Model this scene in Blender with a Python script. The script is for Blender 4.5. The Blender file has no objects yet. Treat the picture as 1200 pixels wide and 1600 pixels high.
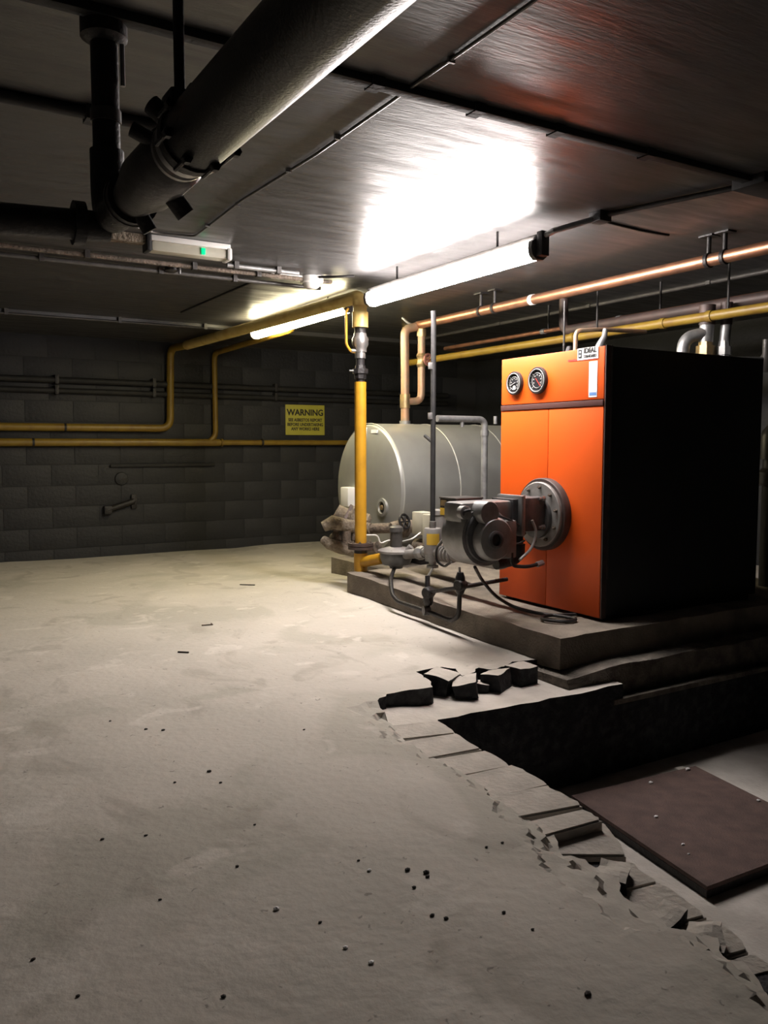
import bpy, bmesh, math, random
from mathutils import Vector, Matrix, noise, geometry
random.seed(7)
S = bpy.context.scene
COL = S.collection
V = Vector
PI = math.pi

# ------------------------------------------------------------------ camera
F = 1300.0
TH = math.radians(31); PT = math.atan(105 / F); CH = 1.5
FW = V((math.sin(TH) * math.cos(PT), math.cos(TH) * math.cos(PT), -math.sin(PT)))
RT = V((math.cos(TH), -math.sin(TH), 0)); UP = RT.cross(FW); EYE = V((0, 0, CH))
cd = bpy.data.cameras.new('camera'); cam = bpy.data.objects.new('camera', cd); COL.objects.link(cam)
cd.sensor_fit = 'VERTICAL'; cd.sensor_height = 36.0; cd.lens = 36.0 * F / 1600.0
cd.clip_start = 0.05; cd.clip_end = 100
M3 = Matrix((RT, UP, -FW)).transposed().to_4x4(); M3.translation = EYE; cam.matrix_world = M3
S.camera = cam
# ------------------------------------------------------------------ world, exposure
w = bpy.data.worlds.new('world'); S.world = w; w.use_nodes = True
w.node_tree.nodes['Background'].inputs[0].default_value = (0.006, 0.006, 0.006, 1)
w.node_tree.nodes['Background'].inputs[1].default_value = 1.0
S.view_settings.view_transform = 'Standard'; S.view_settings.look = 'None'
S.view_settings.gamma = 1.0; S.view_settings.use_curve_mapping = False
S.view_settings.exposure = -0.14
LAMP_NEAR = ((1.0, 0.92, 0.88), 158.0)     # the two strip lights are the only light in the room
LAMP_FAR = ((1.0, 0.88, 0.56), 82.0)

CZ = 3.085      # ceiling
WY = 12.5      # back wall
PITZ = -0.72

def at(px, py, x=None, y=None, z=None):
    d = FW + RT * ((px - 600) / F) - UP * ((py - 800) / F)
    t = (x / d.x) if x is not None else (y / d.y) if y is not None else ((z - CH) / d.z)
    return EYE + d * t

# ------------------------------------------------------------------ materials
MATS = {}
def mat(name, col, rough=0.6, metal=0.0, col2=None, scale=6.0, contrast=(0.35, 0.65), bump=0.0, bscale=40.0,
        spec=0.5, stretch=None, emit=None, detail=6.0, coat=0.0, rough2=None):
    m = bpy.data.materials.new(name); m.use_nodes = True
    nt = m.node_tree; b = nt.nodes['Principled BSDF']
    b.inputs['Base Color'].default_value = (*col, 1); b.inputs['Roughness'].default_value = rough
    b.inputs['Metallic'].default_value = metal; b.inputs['Specular IOR Level'].default_value = spec
    if coat: b.inputs['Coat Weight'].default_value = coat; b.inputs['Coat Roughness'].default_value = 0.25
    tc = nt.nodes.new('ShaderNodeTexCoord'); mp = nt.nodes.new('ShaderNodeMapping')
    nt.links.new(tc.outputs['Object'], mp.inputs[0])
    if stretch: mp.inputs['Scale'].default_value = stretch
    if col2 or rough2 is not None:
        n = nt.nodes.new('ShaderNodeTexNoise'); n.inputs['Scale'].default_value = scale; n.inputs['Detail'].default_value = detail
        nt.links.new(mp.outputs[0], n.inputs['Vector'])
        r = nt.nodes.new('ShaderNodeMapRange'); r.inputs[1].default_value = contrast[0]; r.inputs[2].default_value = contrast[1]
        nt.links.new(n.outputs['Fac'], r.inputs[0])
        if col2:
            x = nt.nodes.new('ShaderNodeMix'); x.data_type = 'RGBA'
            x.inputs[6].default_value = (*col, 1); x.inputs[7].default_value = (*col2, 1)
            nt.links.new(r.outputs[0], x.inputs[0]); nt.links.new(x.outputs[2], b.inputs['Base Color'])
        if rough2 is not None:
            q = nt.nodes.new('ShaderNodeMapRange'); q.inputs[3].default_value = rough; q.inputs[4].default_value = rough2
            nt.links.new(r.outputs[0], q.inputs[0]); nt.links.new(q.outputs[0], b.inputs['Roughness'])
    if bump:
        n2 = nt.nodes.new('ShaderNodeTexNoise'); n2.inputs['Scale'].default_value = bscale; n2.inputs['Detail'].default_value = 5
        nt.links.new(mp.outputs[0], n2.inputs['Vector'])
        bp = nt.nodes.new('ShaderNodeBump'); bp.inputs['Strength'].default_value = bump; bp.inputs['Distance'].default_value = 0.02
        nt.links.new(n2.outputs['Fac'], bp.inputs['Height']); nt.links.new(bp.outputs[0], b.inputs['Normal'])
    if emit:
        b.inputs['Emission Color'].default_value = (*emit[0], 1); b.inputs['Emission Strength'].default_value = emit[1]
    MATS[name] = m
    return m

def floor_material():
    m = mat('dusty_concrete', (0.54, 0.50, 0.45), 0.85, 0, (0.46, 0.43, 0.385), 1.3, (0.3, 0.7), 0.25, 22, spec=0.25)
    nt = m.node_tree; b = nt.nodes['Principled BSDF']
    tc = nt.nodes.new('ShaderNodeTexCoord')
    base = b.inputs['Base Color'].links[0].from_socket
    # damp dark patches and pale scuffs, each with a shape of its own
    def layer(base, scale, lo, hi, col, fac, detail=8, dist=0.6, st=(1, 1, 1)):
        mp = nt.nodes.new('ShaderNodeMapping'); mp.inputs['Scale'].default_value = st; mp.inputs['Location'].default_value = (scale * 3.1, scale, 0)
        nt.links.new(tc.outputs['Object'], mp.inputs[0])
        n = nt.nodes.new('ShaderNodeTexNoise'); n.inputs['Scale'].default_value = scale; n.inputs['Detail'].default_value = detail; n.inputs['Distortion'].default_value = dist
        nt.links.new(mp.outputs[0], n.inputs['Vector'])
        r = nt.nodes.new('ShaderNodeMapRange'); r.inputs[1].default_value = lo; r.inputs[2].default_value = hi; r.inputs[4].default_value = fac
        nt.links.new(n.outputs['Fac'], r.inputs[0])
        x = nt.nodes.new('ShaderNodeMix'); x.data_type = 'RGBA'; x.inputs[7].default_value = (*col, 1)
        nt.links.new(base, x.inputs[6]); nt.links.new(r.outputs[0], x.inputs[0])
        return x.outputs[2]
    s = layer(base, 0.9, 0.52, 0.60, (0.38, 0.36, 0.31), 0.6)
    s = layer(s, 2.6, 0.58, 0.66, (0.33, 0.30, 0.26), 0.5, dist=1.0, st=(1, 0.6, 1))
    s = layer(s, 3.7, 0.60, 0.68, (0.62, 0.58, 0.53), 0.6)
    s = layer(s, 30, 0.68, 0.74, (0.12, 0.11, 0.10), 0.6, detail=3)
    nt.links.new(s, b.inputs['Base Color'])
    return m
FLOOR = floor_material()
DUST = mat('dusty_ledge', (0.56, 0.52, 0.47), 0.9, 0, (0.42, 0.39, 0.35), 5, (0.35, 0.7), 0.4, 30, spec=0.2)
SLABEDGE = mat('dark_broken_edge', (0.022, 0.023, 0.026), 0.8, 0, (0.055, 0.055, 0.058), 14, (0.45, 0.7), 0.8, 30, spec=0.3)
BRICKD = mat('dusty_brick', (0.52, 0.48, 0.43), 0.9, 0, (0.40, 0.37, 0.33), 7, (0.35, 0.65), 0.5, 35, spec=0.2)
PITCON = mat('pit_concrete', (0.58, 0.545, 0.50), 0.9, 0, (0.44, 0.41, 0.37), 4, (0.35, 0.65), 0.4, 30, spec=0.2)
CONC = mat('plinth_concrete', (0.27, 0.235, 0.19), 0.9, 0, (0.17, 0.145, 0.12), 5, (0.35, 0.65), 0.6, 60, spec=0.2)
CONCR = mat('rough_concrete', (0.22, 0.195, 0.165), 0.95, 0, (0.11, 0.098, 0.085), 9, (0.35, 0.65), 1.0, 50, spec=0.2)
PLATE = mat('rusty_plate', (0.15, 0.098, 0.085), 0.7, 0.0, (0.10, 0.068, 0.06), 9, (0.35, 0.65), 0.5, 120, spec=0.3)
CEIL = mat('ceiling_gloss_paint', (0.050, 0.048, 0.049), 0.32, 0, (0.040, 0.038, 0.038), 3, (0.35, 0.65), 0.10, 16, spec=0.7, stretch=(0.6, 4.0, 1), rough2=0.50)
WALLP = mat('wall_dark_paint', (0.028, 0.0285, 0.032), 0.6, 0, (0.021, 0.0215, 0.024), 2.5, (0.35, 0.65), 0.35, 24, spec=0.35)
WALLM = mat('wall_joint', (0.027, 0.027, 0.029), 0.8)
BLACKP = mat('black_paint', (0.006, 0.006, 0.007), 0.7, 0, (0.015, 0.014, 0.014), 12, bump=0.15, bscale=40)
BLACKI = mat('black_insulation', (0.009, 0.008, 0.009), 0.42, 0, (0.014, 0.013, 0.013), 25, bump=0.15, bscale=120, spec=0.5)
IRON = mat('black_iron', (0.012, 0.011, 0.012), 0.5, 0.2, (0.024, 0.021, 0.020), 14, bump=0.3, bscale=40)
VALVEG = mat('grey_valve_paint', (0.075, 0.070, 0.066), 0.4, 0.1, (0.05, 0.046, 0.043), 12, bump=0.15, bscale=40)
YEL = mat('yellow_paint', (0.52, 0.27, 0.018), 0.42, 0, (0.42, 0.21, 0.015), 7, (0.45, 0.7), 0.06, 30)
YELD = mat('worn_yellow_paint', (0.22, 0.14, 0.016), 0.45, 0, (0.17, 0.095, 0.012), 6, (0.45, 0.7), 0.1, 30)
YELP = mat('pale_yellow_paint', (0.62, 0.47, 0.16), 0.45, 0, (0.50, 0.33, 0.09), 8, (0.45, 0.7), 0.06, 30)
COPPER = mat('copper', (0.50, 0.24, 0.14), 0.40, 0.85, (0.32, 0.17, 0.11), 9, (0.4, 0.7), 0.1, 40)
COPPERD = mat('dull_copper', (0.46, 0.27, 0.17), 0.5, 0.5, (0.34, 0.25, 0.17), 9, (0.4, 0.6), 0.15, 40)
BRASS = mat('brass', (0.55, 0.40, 0.20), 0.4, 0.8, (0.36, 0.27, 0.16), 12)
GALV = mat('galvanised_steel', (0.36, 0.36, 0.36), 0.42, 0.6, (0.24, 0.24, 0.24), 14, bump=0.08)
STEEL = mat('steel', (0.42, 0.41, 0.40), 0.35, 0.8, (0.26, 0.25, 0.24), 16)
TANK = mat('tank_cladding', (0.34, 0.345, 0.32), 0.42, 0.45, (0.28, 0.28, 0.265), 2.2, (0.35, 0.65), 0.05, 8)
TANKB = mat('tank_band', (0.44, 0.44, 0.40), 0.5, 0.3)
ORANGE = mat('orange_enamel', (0.78, 0.108, 0.008), 0.45, 0, (0.72, 0.095, 0.008), 2.0, (0.35, 0.65), 0.02, 6, spec=0.4)
STRIP = mat('brown_strip', (0.10, 0.045, 0.04), 0.4)
CASING = mat('black_casing', (0.012, 0.012, 0.013), 0.5, 0, (0.017, 0.016, 0.016), 3)
BURN = mat('burner_grey', (0.25, 0.25, 0.245), 0.4, 0.35, (0.18, 0.175, 0.17), 10, (0.4, 0.65), 0.08, 40)
BURND = mat('burner_dark_grey', (0.12, 0.12, 0.123), 0.45, 0.3, (0.06, 0.06, 0.06), 10, bump=0.1)
FLG = mat('flange_grey', (0.30, 0.29, 0.275), 0.5, 0.3, (0.22, 0.20, 0.19), 8, bump=0.1)
FLGR = mat('flange_rim', (0.085, 0.055, 0.048), 0.55, 0.2, (0.05, 0.038, 0.035), 8)
RUSTY = mat('rusty_pipe', (0.17, 0.13, 0.10), 0.8, 0.1, (0.08, 0.065, 0.05), 18, (0.35, 0.65), 0.7, 50)
LAG = mat('dusty_lagging', (0.26, 0.22, 0.17), 0.95, 0, (0.13, 0.105, 0.08), 16, (0.35, 0.65), 1.0, 40, spec=0.1)
CREAM = mat('cream_plastic', (0.55, 0.53, 0.43), 0.5, 0, (0.44, 0.42, 0.34), 6)
WHITE = mat('white_plastic', (0.72, 0.71, 0.68), 0.4)
PAPER = mat('white_label', (0.85, 0.84, 0.84), 0.5)
INK = mat('black_ink', (0.015, 0.015, 0.015), 0.6)
REDI = mat('red_ink', (0.45, 0.03, 0.02), 0.6)
BLUEI = mat('blue_ink', (0.10, 0.22, 0.50), 0.6)
SIGNY = mat('sign_yellow', (0.44, 0.41, 0.06), 0.5, 0, (0.40, 0.37, 0.05), 5)
LBLY = mat('label_yellow', (0.70, 0.45, 0.05), 0.5)
RUB = mat('black_rubber', (0.012, 0.012, 0.012), 0.45)
WIREG = mat('grey_wire', (0.30, 0.30, 0.29), 0.5)
REDV = mat('red_handwheel', (0.22, 0.09, 0.07), 0.5, 0.2)
GLASSD = mat('gauge_face', (0.02, 0.02, 0.022), 0.3)
DIFN = mat('diffuser_white', (0.9, 0.9, 0.9), 0.4, emit=LAMP_NEAR)
DIFF = mat('diffuser_warm', (0.9, 0.9, 0.8), 0.4, emit=LAMP_FAR)
LED = mat('green_led', (0.0, 0.5, 0.2), 0.3, emit=((0.0, 1.0, 0.35), 0.9))
PRINT = mat('gauge_print', (0.30, 0.30, 0.29), 0.6)
DIRT = mat('dark_crumb', (0.05, 0.045, 0.04), 0.9)

# ------------------------------------------------------------------ helpers
WLOC = {}
def setp(o, label=None, cat=None, group=None, kind=None):
    if label: o['label'] = label
    if cat: o['category'] = cat
    if group: o['group'] = group
    if kind: o['kind'] = kind
    return o
def thing(name, loc, label, cat, group=None):
    o = bpy.data.objects.new(name, None); COL.objects.link(o); o.location = loc; o.empty_display_size = 0.1
    WLOC[o.name] = V(loc)
    return setp(o, label, cat, group)
def obj(name, bm, m, parent=None, smooth=True, label=None, kind=None, fixn=True):
    if fixn: bmesh.ops.recalc_face_normals(bm, faces=bm.faces[:])
    me = bpy.data.meshes.new(name)
    vs = [v.co for v in bm.verts]
    c = V([(min(v[i] for v in vs) + max(v[i] for v in vs)) / 2 for i in range(3)])
    for v in bm.verts: v.co -= c
    if smooth:
        for f in bm.faces: f.smooth = True
    bm.to_mesh(me); bm.free()
    if smooth: me.set_sharp_from_angle(angle=math.radians(38))
    for mm in (m if isinstance(m, (list, tuple)) else [m]): me.materials.append(mm)
    o = bpy.data.objects.new(name, me); COL.objects.link(o)
    WLOC[o.name] = c
    if parent:
        o.parent = parent; o.location = c - WLOC[parent.name]
    else:
        o.location = c
    if label: o['label'] = label
    if kind: o['kind'] = kind
    return o
def B(): return bmesh.new()
def box(bm, a, b, bev=0.0):
    r = bmesh.ops.create_cube(bm, size=1.0); vs = r['verts']
    a = V(a); b = V(b); c = (a + b) / 2; s = b - a
    for v in vs: v.co = V((v.co.x * s.x, v.co.y * s.y, v.co.z * s.z)) + c
    if bev:
        es = list({e for v in vs for e in v.link_edges})
        bmesh.ops.bevel(bm, geom=es, offset=bev, segments=2, affect='EDGES', profile=0.6)
    return bm
def obox(bm, c, s, rot=None, bev=0.0):
    r = bmesh.ops.create_cube(bm, size=1.0); vs = r['verts']; c = V(c); rot = rot or Matrix.Identity(3)
    for v in vs: v.co = rot @ V((v.co.x * s[0], v.co.y * s[1], v.co.z * s[2])) + c
    if bev:
        es = list({e for v in vs for e in v.link_edges})
        bmesh.ops.bevel(bm, geom=es, offset=bev, segments=2, affect='EDGES', profile=0.6)
    return bm
def frame(d):
    d = V(d).normalized(); a = V((0, 0, 1)) if abs(d.z) < 0.9 else V((1, 0, 0))
    u = d.cross(a).normalized(); return d, u, d.cross(u).normalized()
def lathe(bm, p, axis, prof, seg=24, cap=True, phase=0.0):
    d, u, v = frame(axis); p = V(p); rings = []
    for t, r in prof:
        if r < 1e-6: rings.append([bm.verts.new(p + d * t)])
        else: rings.append([bm.verts.new(p + d * t + (u * math.cos(k * 2 * PI / seg + phase) + v * math.sin(k * 2 * PI / seg + phase)) * r) for k in range(seg)])
    for A, C in zip(rings[:-1], rings[1:]):
        for k in range(seg):
            j = (k + 1) % seg
            if len(A) == 1 and len(C) == 1: continue
            if len(A) == 1: bm.faces.new((A[0], C[k], C[j]))
            elif len(C) == 1: bm.faces.new((A[k], A[j], C[0]))
            else: bm.faces.new((A[k], A[j], C[j], C[k]))
    if cap:
        for R in (rings[0], rings[-1]):
            if len(R) > 2: bm.faces.new(R)
    return bm
def cyl(bm, a, b, r, r2=None, seg=20):
    a = V(a); b = V(b); return lathe(bm, a, b - a, [(0, r), ((b - a).length, r if r2 is None else r2)], seg)
def fillet(pts, rad, n=6):
    pts = [V(p) for p in pts]; out = [pts[0]]
    for i in range(1, len(pts) - 1):
        p, a, b = pts[i], pts[i - 1], pts[i + 1]
        d1 = (a - p); d2 = (b - p); L = min(rad, d1.length * 0.48, d2.length * 0.48)
        s = p + d1.normalized() * L; e = p + d2.normalized() * L
        for k in range(n + 1):
            t = k / n; out.append(s * (1 - t) ** 2 + p * 2 * t * (1 - t) + e * t * t)
    out.append(pts[-1]); return out
def tube(bm, pts, r, seg=12, rad=None, closed=False):
    pts = [V(p) for p in pts]
    if rad: pts = fillet(pts, rad)
    n = len(pts); rings = []; prev = None
    for i, p in enumerate(pts):
        if closed: t = pts[(i + 1) % n] - pts[i - 1]
        elif i == 0: t = pts[1] - p
        elif i == n - 1: t = p - pts[i - 1]
        else: t = (pts[i + 1] - p).normalized() + (p - pts[i - 1]).normalized()
        t = t.normalized()
        if prev is None: _, u, v = frame(t)
        else:
            u = prev - t * prev.dot(t); u = u.normalized() if u.length > 1e-6 else frame(t)[1]; v = t.cross(u)
        prev = u; rr = r[i] if isinstance(r, (list, tuple)) else r
        rings.append([bm.verts.new(p + (u * math.cos(k * 2 * PI / seg) + v * math.sin(k * 2 * PI / seg)) * rr) for k in range(seg)])
    for i in range(n if closed else n - 1):
        A = rings[i]; C = rings[(i + 1) % n]
        for k in range(seg): bm.faces.new((A[k], A[(k + 1) % seg], C[(k + 1) % seg], C[k]))
    if not closed: bm.faces.new(rings[0]); bm.faces.new(rings[-1])
    return bm
def circle(c, axis, r, n=28):
    d, u, v = frame(axis); c = V(c); return [c + (u * math.cos(k * 2 * PI / n) + v * math.sin(k * 2 * PI / n)) * r for k in range(n)]
def prism(bm, poly, axis_pts):
    """poly: list of 3D points, swept by vector axis_pts"""
    a = [bm.verts.new(V(p)) for p in poly]; b = [bm.verts.new(V(p) + V(axis_pts)) for p in poly]
    bm.faces.new(a); bm.faces.new(b[::-1])
    for i in range(len(a)): bm.faces.new((a[i], a[(i + 1) % len(a)], b[(i + 1) % len(a)], b[i]))
    return bm
def P(name, m, parent, fn, *args, smooth=True, label=None, **kw):
    bm = B(); fn(bm, *args, **kw); return obj(name, bm, m, parent, smooth, label)
def share(o, loc_world, parent=None, name=None):
    c = o.copy(); COL.objects.link(c); c.parent = parent
    c.location = V(loc_world) - (WLOC[parent.name] if parent else V((0, 0, 0))); WLOC[c.name] = V(loc_world)
    return c
def text(name, body, size, m, parent, origin, xdir, ydir, align='CENTER', bold=0.0, ext=0.002, sx=1.0):
    cu = bpy.data.curves.new(name, 'FONT'); cu.body = body; cu.size = size; cu.align_x = align; cu.align_y = 'CENTER'
    cu.extrude = ext; cu.offset = bold; cu.resolution_u = 3
    t = bpy.data.objects.new(name, cu); COL.objects.link(t)
    me = bpy.data.meshes.new_from_object(t.evaluated_get(bpy.context.evaluated_depsgraph_get()))
    bpy.data.objects.remove(t); bpy.data.curves.remove(cu)
    X = V(xdir).normalized(); Y = V(ydir).normalized(); Z = X.cross(Y); o3 = V(origin)
    for v in me.vertices: v.co = o3 + X * (v.co.x * sx) + Y * v.co.y + Z * v.co.z
    bm = B(); bm.from_mesh(me); bpy.data.meshes.remove(me)
    return obj(name, bm, m, parent, smooth=False, fixn=False)
def bolt_ring(parent, c, axis, r, n, m, br=0.012, L=0.02, phase=0.2, name='bolt', seg=6):
    first = None; d, u, v = frame(axis); c = V(c)
    for k in range(n):
        a = phase + k * 2 * PI / n; p = c + (u * math.cos(a) + v * math.sin(a)) * r
        if first is None:
            bm = B(); lathe(bm, p, d, [(0, br), (L, br), (L, br * 0.55), (L * 1.7, br * 0.5)], seg); first = obj(name, bm, m, parent, smooth=False)
            off = WLOC[first.name] - p
        else: share(first, p + off, parent)
def structure(o): o['kind'] = 'structure'; return o

# ================================================================== STRUCTURE
def fz(x, y):
    z = 0.0
    if y > 5.5: z -= 0.135 * min(1.0, (y - 5.5) / 7.0)
    z += 0.10 * math.exp(-(((x - 4.1) / 0.75) ** 2 + ((y - 7.3) / 1.5) ** 2))
    z += 0.012 * noise.noise(V((x * 0.9, y * 0.9, 0.3))) + 0.005 * noise.noise(V((x * 3.5, y * 3.5, 1.3)))
    z += 0.05 * max(0.0, noise.noise(V((x * 0.8, 4.4, 2.0)))) * max(0.0, (y - 11.9) / 0.6)
    return z
def slab(name, poly, zfun, depth, mats, parent=None, dense=None, step=0.07, coarse=0.35, jag=True, fine=None):
    """solid slab: triangulated top following zfun, dark sides"""
    pts = [V((p[0], p[1])) for p in poly]; n = len(pts)
    def inside(q):
        c = False; j = n - 1
        for i in range(n):
            a, b = pts[i], pts[j]
            if (a.y > q.y) != (b.y > q.y) and q.x < (b.x - a.x) * (q.y - a.y) / (b.y - a.y) + a.x: c = not c
            j = i
        return c
    xs = [p.x for p in pts]; ys = [p.y for p in pts]; extra = []
    def grid(x0, x1, y0, y1, st, skip=None):
        y = y0 + st / 2
        while y < y1:
            x = x0 + st / 2
            while x < x1:
                q = V((x + random.uniform(-.3, .3) * st, y + random.uniform(-.3, .3) * st))
                if inside(q) and not (skip and skip[0] < q.x < skip[1] and skip[2] < q.y < skip[3]): extra.append(q)
                x += st
            y += st
    if dense: grid(*dense, step)
    if fine:
        n0_ = len(extra); grid(*fine); extra[n0_:] = [q for q in extra[n0_:] if dedge(q.x, q.y) < .32]
    grid(min(xs), max(xs), min(ys), max(ys), coarse, dense)
    allv = pts + extra
    r = geometry.delaunay_2d_cdt(allv, [], [list(range(n))], 1, 1e-5)
    co, _, faces = r[0], r[1], r[2]
    bm = B(); tv = [bm.verts.new((p.x, p.y, zfun(p.x, p.y))) for p in co]
    for f in faces:
        fa = bm.faces.new([tv[i] for i in f]); fa.material_index = 0
    bm.normal_update()
    for f in bm.faces:
        if f.normal.z < 0: f.normal_flip()
    be = [e for e in bm.edges if len(e.link_faces) == 1]
    low = {}
    for e in be:
        for v in e.verts:
            if v not in low:
                k = 0.02 if jag else 0
                low[v] = bm.verts.new((v.co.x + random.uniform(-k, k), v.co.y + random.uniform(-k, k), v.co.z - depth))
    for e in be:
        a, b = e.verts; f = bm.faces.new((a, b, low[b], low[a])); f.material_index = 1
    o = obj(name, bm, mats, parent, smooth=False)
    return o
def P2(px, py, z=0.0): p = at(px, py, z=z); return (p.x, p.y)
def jagged(pts, sub=3, amp=0.012):
    out = []
    for a, b in zip(pts[:-1], pts[1:]):
        for k in range(sub):
            t = k / sub; q = (a[0] + (b[0] - a[0]) * t, a[1] + (b[1] - a[1]) * t)
            if k: q = (q[0] + random.uniform(-amp, amp), q[1] + random.uniform(-amp, amp))
            out.append(q)
    out.append(pts[-1]); return out
edge_px = [(1215, 1560), (1165, 1482), (1130, 1470), (1122, 1440), (1085, 1436), (1045, 1428), (1002, 1392), (975, 1380), (965, 1352), (938, 1340), (915, 1322),
           (880, 1318), (872, 1297), (852, 1275), (815, 1255), (778, 1233), (781, 1222), (745, 1203), (707, 1186), (680, 1170), (652, 1155), (630, 1140),
           (622, 1122), (606, 1114), (590, 1094), (604, 1084), (640, 1078), (676, 1073), (670, 1062), (650, 1050), (690, 1042), (712, 1045), (722, 1056), (742, 1050),
           (748, 1043), (768, 1046), (790, 1041), (800, 1034), (830, 1031)]
E2 = [P2(*p) for p in edge_px]
NEAR_EDGE = [V((p[0], p[1])) for p in E2[:24]]
def dedge(x, y):
    q = V((x, y)); best = 9
    for a, b in zip(NEAR_EDGE[:-1], NEAR_EDGE[1:]):
        ab = b - a; t = max(0, min(1, (q - a).dot(ab) / ab.length_squared)); best = min(best, (q - a - ab * t).length)
    return best
def sstep(a, b, t): t = max(0, min(1, (t - a) / (b - a))); return t * t * (3 - 2 * t)
def fz_broken(x, y):
    z = fz(x, y)
    if y < 4.2 and x > 1.2:
        d = dedge(x, y)
        if d < .5:
            n1 = noise.noise(V((x * 4, y * 4, 7.7))); n2 = noise.noise(V((x * 11, y * 11, 3.1)))
            e = d + .09 * n1 + .025 * n2
            z -= .030 * (1 - sstep(.045, .058, e)) + .022 * (1 - sstep(.135, .150, e + .06 * n1))
            z += .006 * n2 * (1 - sstep(.1, .35, d))
    return z
floor_poly = [(-3, -3), (2.0, -3), (2.03, 0.4)] + jagged(E2) + [(3.95, 4.3), (9.5, 4.3), (9.5, 12.62), (-3, 12.62)]
floor = structure(slab('floor', floor_poly, fz_broken, 0.22, [FLOOR, SLABEDGE], dense=(0.0, 4.2, 0.9, 5.2), step=0.075, coarse=0.26, fine=(1.7, 3.0, 1.1, 4.0, .022)))

# ledge of the broken pit rim (lower dusty level) and the pit
def lz(x, y): return -0.105 + 0.012 * noise.noise(V((x * 3, y * 3, 5))) + max(0, (2.75 - x)) * 0.10
ledge_poly = jagged([(2.30, 3.35), (2.50, 3.62), (2.723, 3.92), (3.2, 3.89), (3.7, 3.885), (4.2, 3.87)], 4, 0.012) + [(4.22, 4.35), (3.2, 4.55), (2.2, 4.6), (2.1, 3.6)]
ledge = slab('pit_ledge', ledge_poly, lz, 0.6, [DUST, SLABEDGE], floor, dense=(2.1, 4.3, 3.3, 4.7), step=0.07, jag=False)
# course of bricks along the near pit rim
rim_px = [(684, 1124), (732, 1162), (767, 1177), (800, 1198), (834, 1214), (868, 1237), (900, 1257), (932, 1276), (946, 1283)]
rim = [V((*P2(px, py, -0.05), 0)) for px, py in rim_px]
def rim_course(path, width, zt0, gap, seed):
    random.seed(seed)
    L = [0.0]
    for p, q in zip(path[:-1], path[1:]): L.append(L[-1] + (q - p).length)
    def along(t):
        for k in range(len(path) - 1):
            if t <= L[k + 1] or k == len(path) - 2: return path[k].lerp(path[k + 1], (t - L[k]) / (L[k + 1] - L[k]))
    t = 0.0
    while t < L[-1] - 0.06:
        ln = min(random.uniform(0.20, 0.33), L[-1] - t)
        n = 5; front = [along(t + gap + (ln - 2 * gap) * k / n) for k in range(n + 1)]
        d = (front[-1] - front[0]).normalized(); nrm = V((-d.y, d.x, 0)); nrm = nrm if nrm.x < 0 else -nrm
        bk = [p + nrm * width for p in front]; sk = random.uniform(-.02, .02)
        zt = zt0 + random.uniform(-.014, .010); tilt = random.uniform(-.02, .02)
        top = [V((p.x + random.uniform(-.012, .012), p.y + random.uniform(-.012, .012), zt)) for p in front] + [V((p.x, p.y, zt + tilt * .4)) for p in bk[::-1]]
        bm = B(); prism(bm, top, (0, 0, -.13)); es = [e for e in bm.edges if all(v.co.z > zt - .06 for v in e.verts)]
        bmesh.ops.bevel(bm, geom=es, offset=0.008, segments=2, affect='EDGES')
        obj('brick', bm, BRICKD, floor); t += ln
rim_course(rim, 0.36, -0.046, 0.003, 3)
# lower flaking course nearer the camera
low_px = [(946, 1288), (984, 1347), (1003, 1357), (1088, 1418), (1132, 1446), (1152, 1463), (1215, 1512)]
lr = [V((*P2(px, py, -0.10), 0)) for px, py in low_px]
rim_course(lr, 0.34, -0.10, 0.004, 5)
# masonry wall under that rim (retains the slab)
rw = [V((2.0, -3, 0)), V((2.02, 0.4, 0)), lr[-1]] + lr[::-1][1:] + rim[::-1]
rw = [p + V((-0.03, 0, 0)) for p in rw]
bm = B(); prism(bm, [V((p.x, p.y, -0.12)) for p in rw] + [V((2.2, 4.5, -0.12)), V((1.5, 4.5, -0.12)), V((1.5, -3, -0.12))], (0, 0, PITZ + 0.12))
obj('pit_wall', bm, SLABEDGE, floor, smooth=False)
# loose rubble of the broken rim
def rough_block(name, c, s, rz, tilt, m, parent, amp=0.012, cuts=3, seed=0):
    bm = B(); bmesh.ops.create_cube(bm, size=1.0)
    bmesh.ops.subdivide_edges(bm, edges=bm.edges[:], cuts=cuts, use_grid_fill=True)
    R = Matrix.Rotation(rz, 3, 'Z') @ Matrix.Rotation(tilt, 3, 'X')
    for v in bm.verts:
        q = V((v.co.x * s[0], v.co.y * s[1], v.co.z * s[2])); nn = noise.noise_vector(q * 9 + V((seed, seed * 2, 0))); v.co = R @ (q + nn * amp) + V(c)
    bm.normal_update()
    if isinstance(m, (list, tuple)):
        for f in bm.faces: f.material_index = 0 if f.normal.z > 0.6 else 1
    return obj(name, bm, m, parent, smooth=False)
RB = [DUST, SLABEDGE]
for i, (px, py, s, rz, tl) in enumerate([(690, 1062, (0.20, 0.18, 0.12), 0.5, 0.15), (728, 1068, (0.20, 0.15, 0.10), 0.9, -0.2), (775, 1058, (0.20, 0.13, 0.11), 0.5, -0.12),
                                         (752, 1062, (0.10, 0.08, 0.06), 1.1, 0.2), (815, 1050, (0.17, 0.14, 0.12), 0.1, 0.0), (793, 1046, (0.09, 0.08, 0.06), 0.4, 0.1)]):
    p = at(px, py, z=-0.03); rough_block('brick', (p.x, p.y, -0.105 + s[2] / 2), s, rz, tl, RB, floor, seed=i * 3.1)
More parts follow.
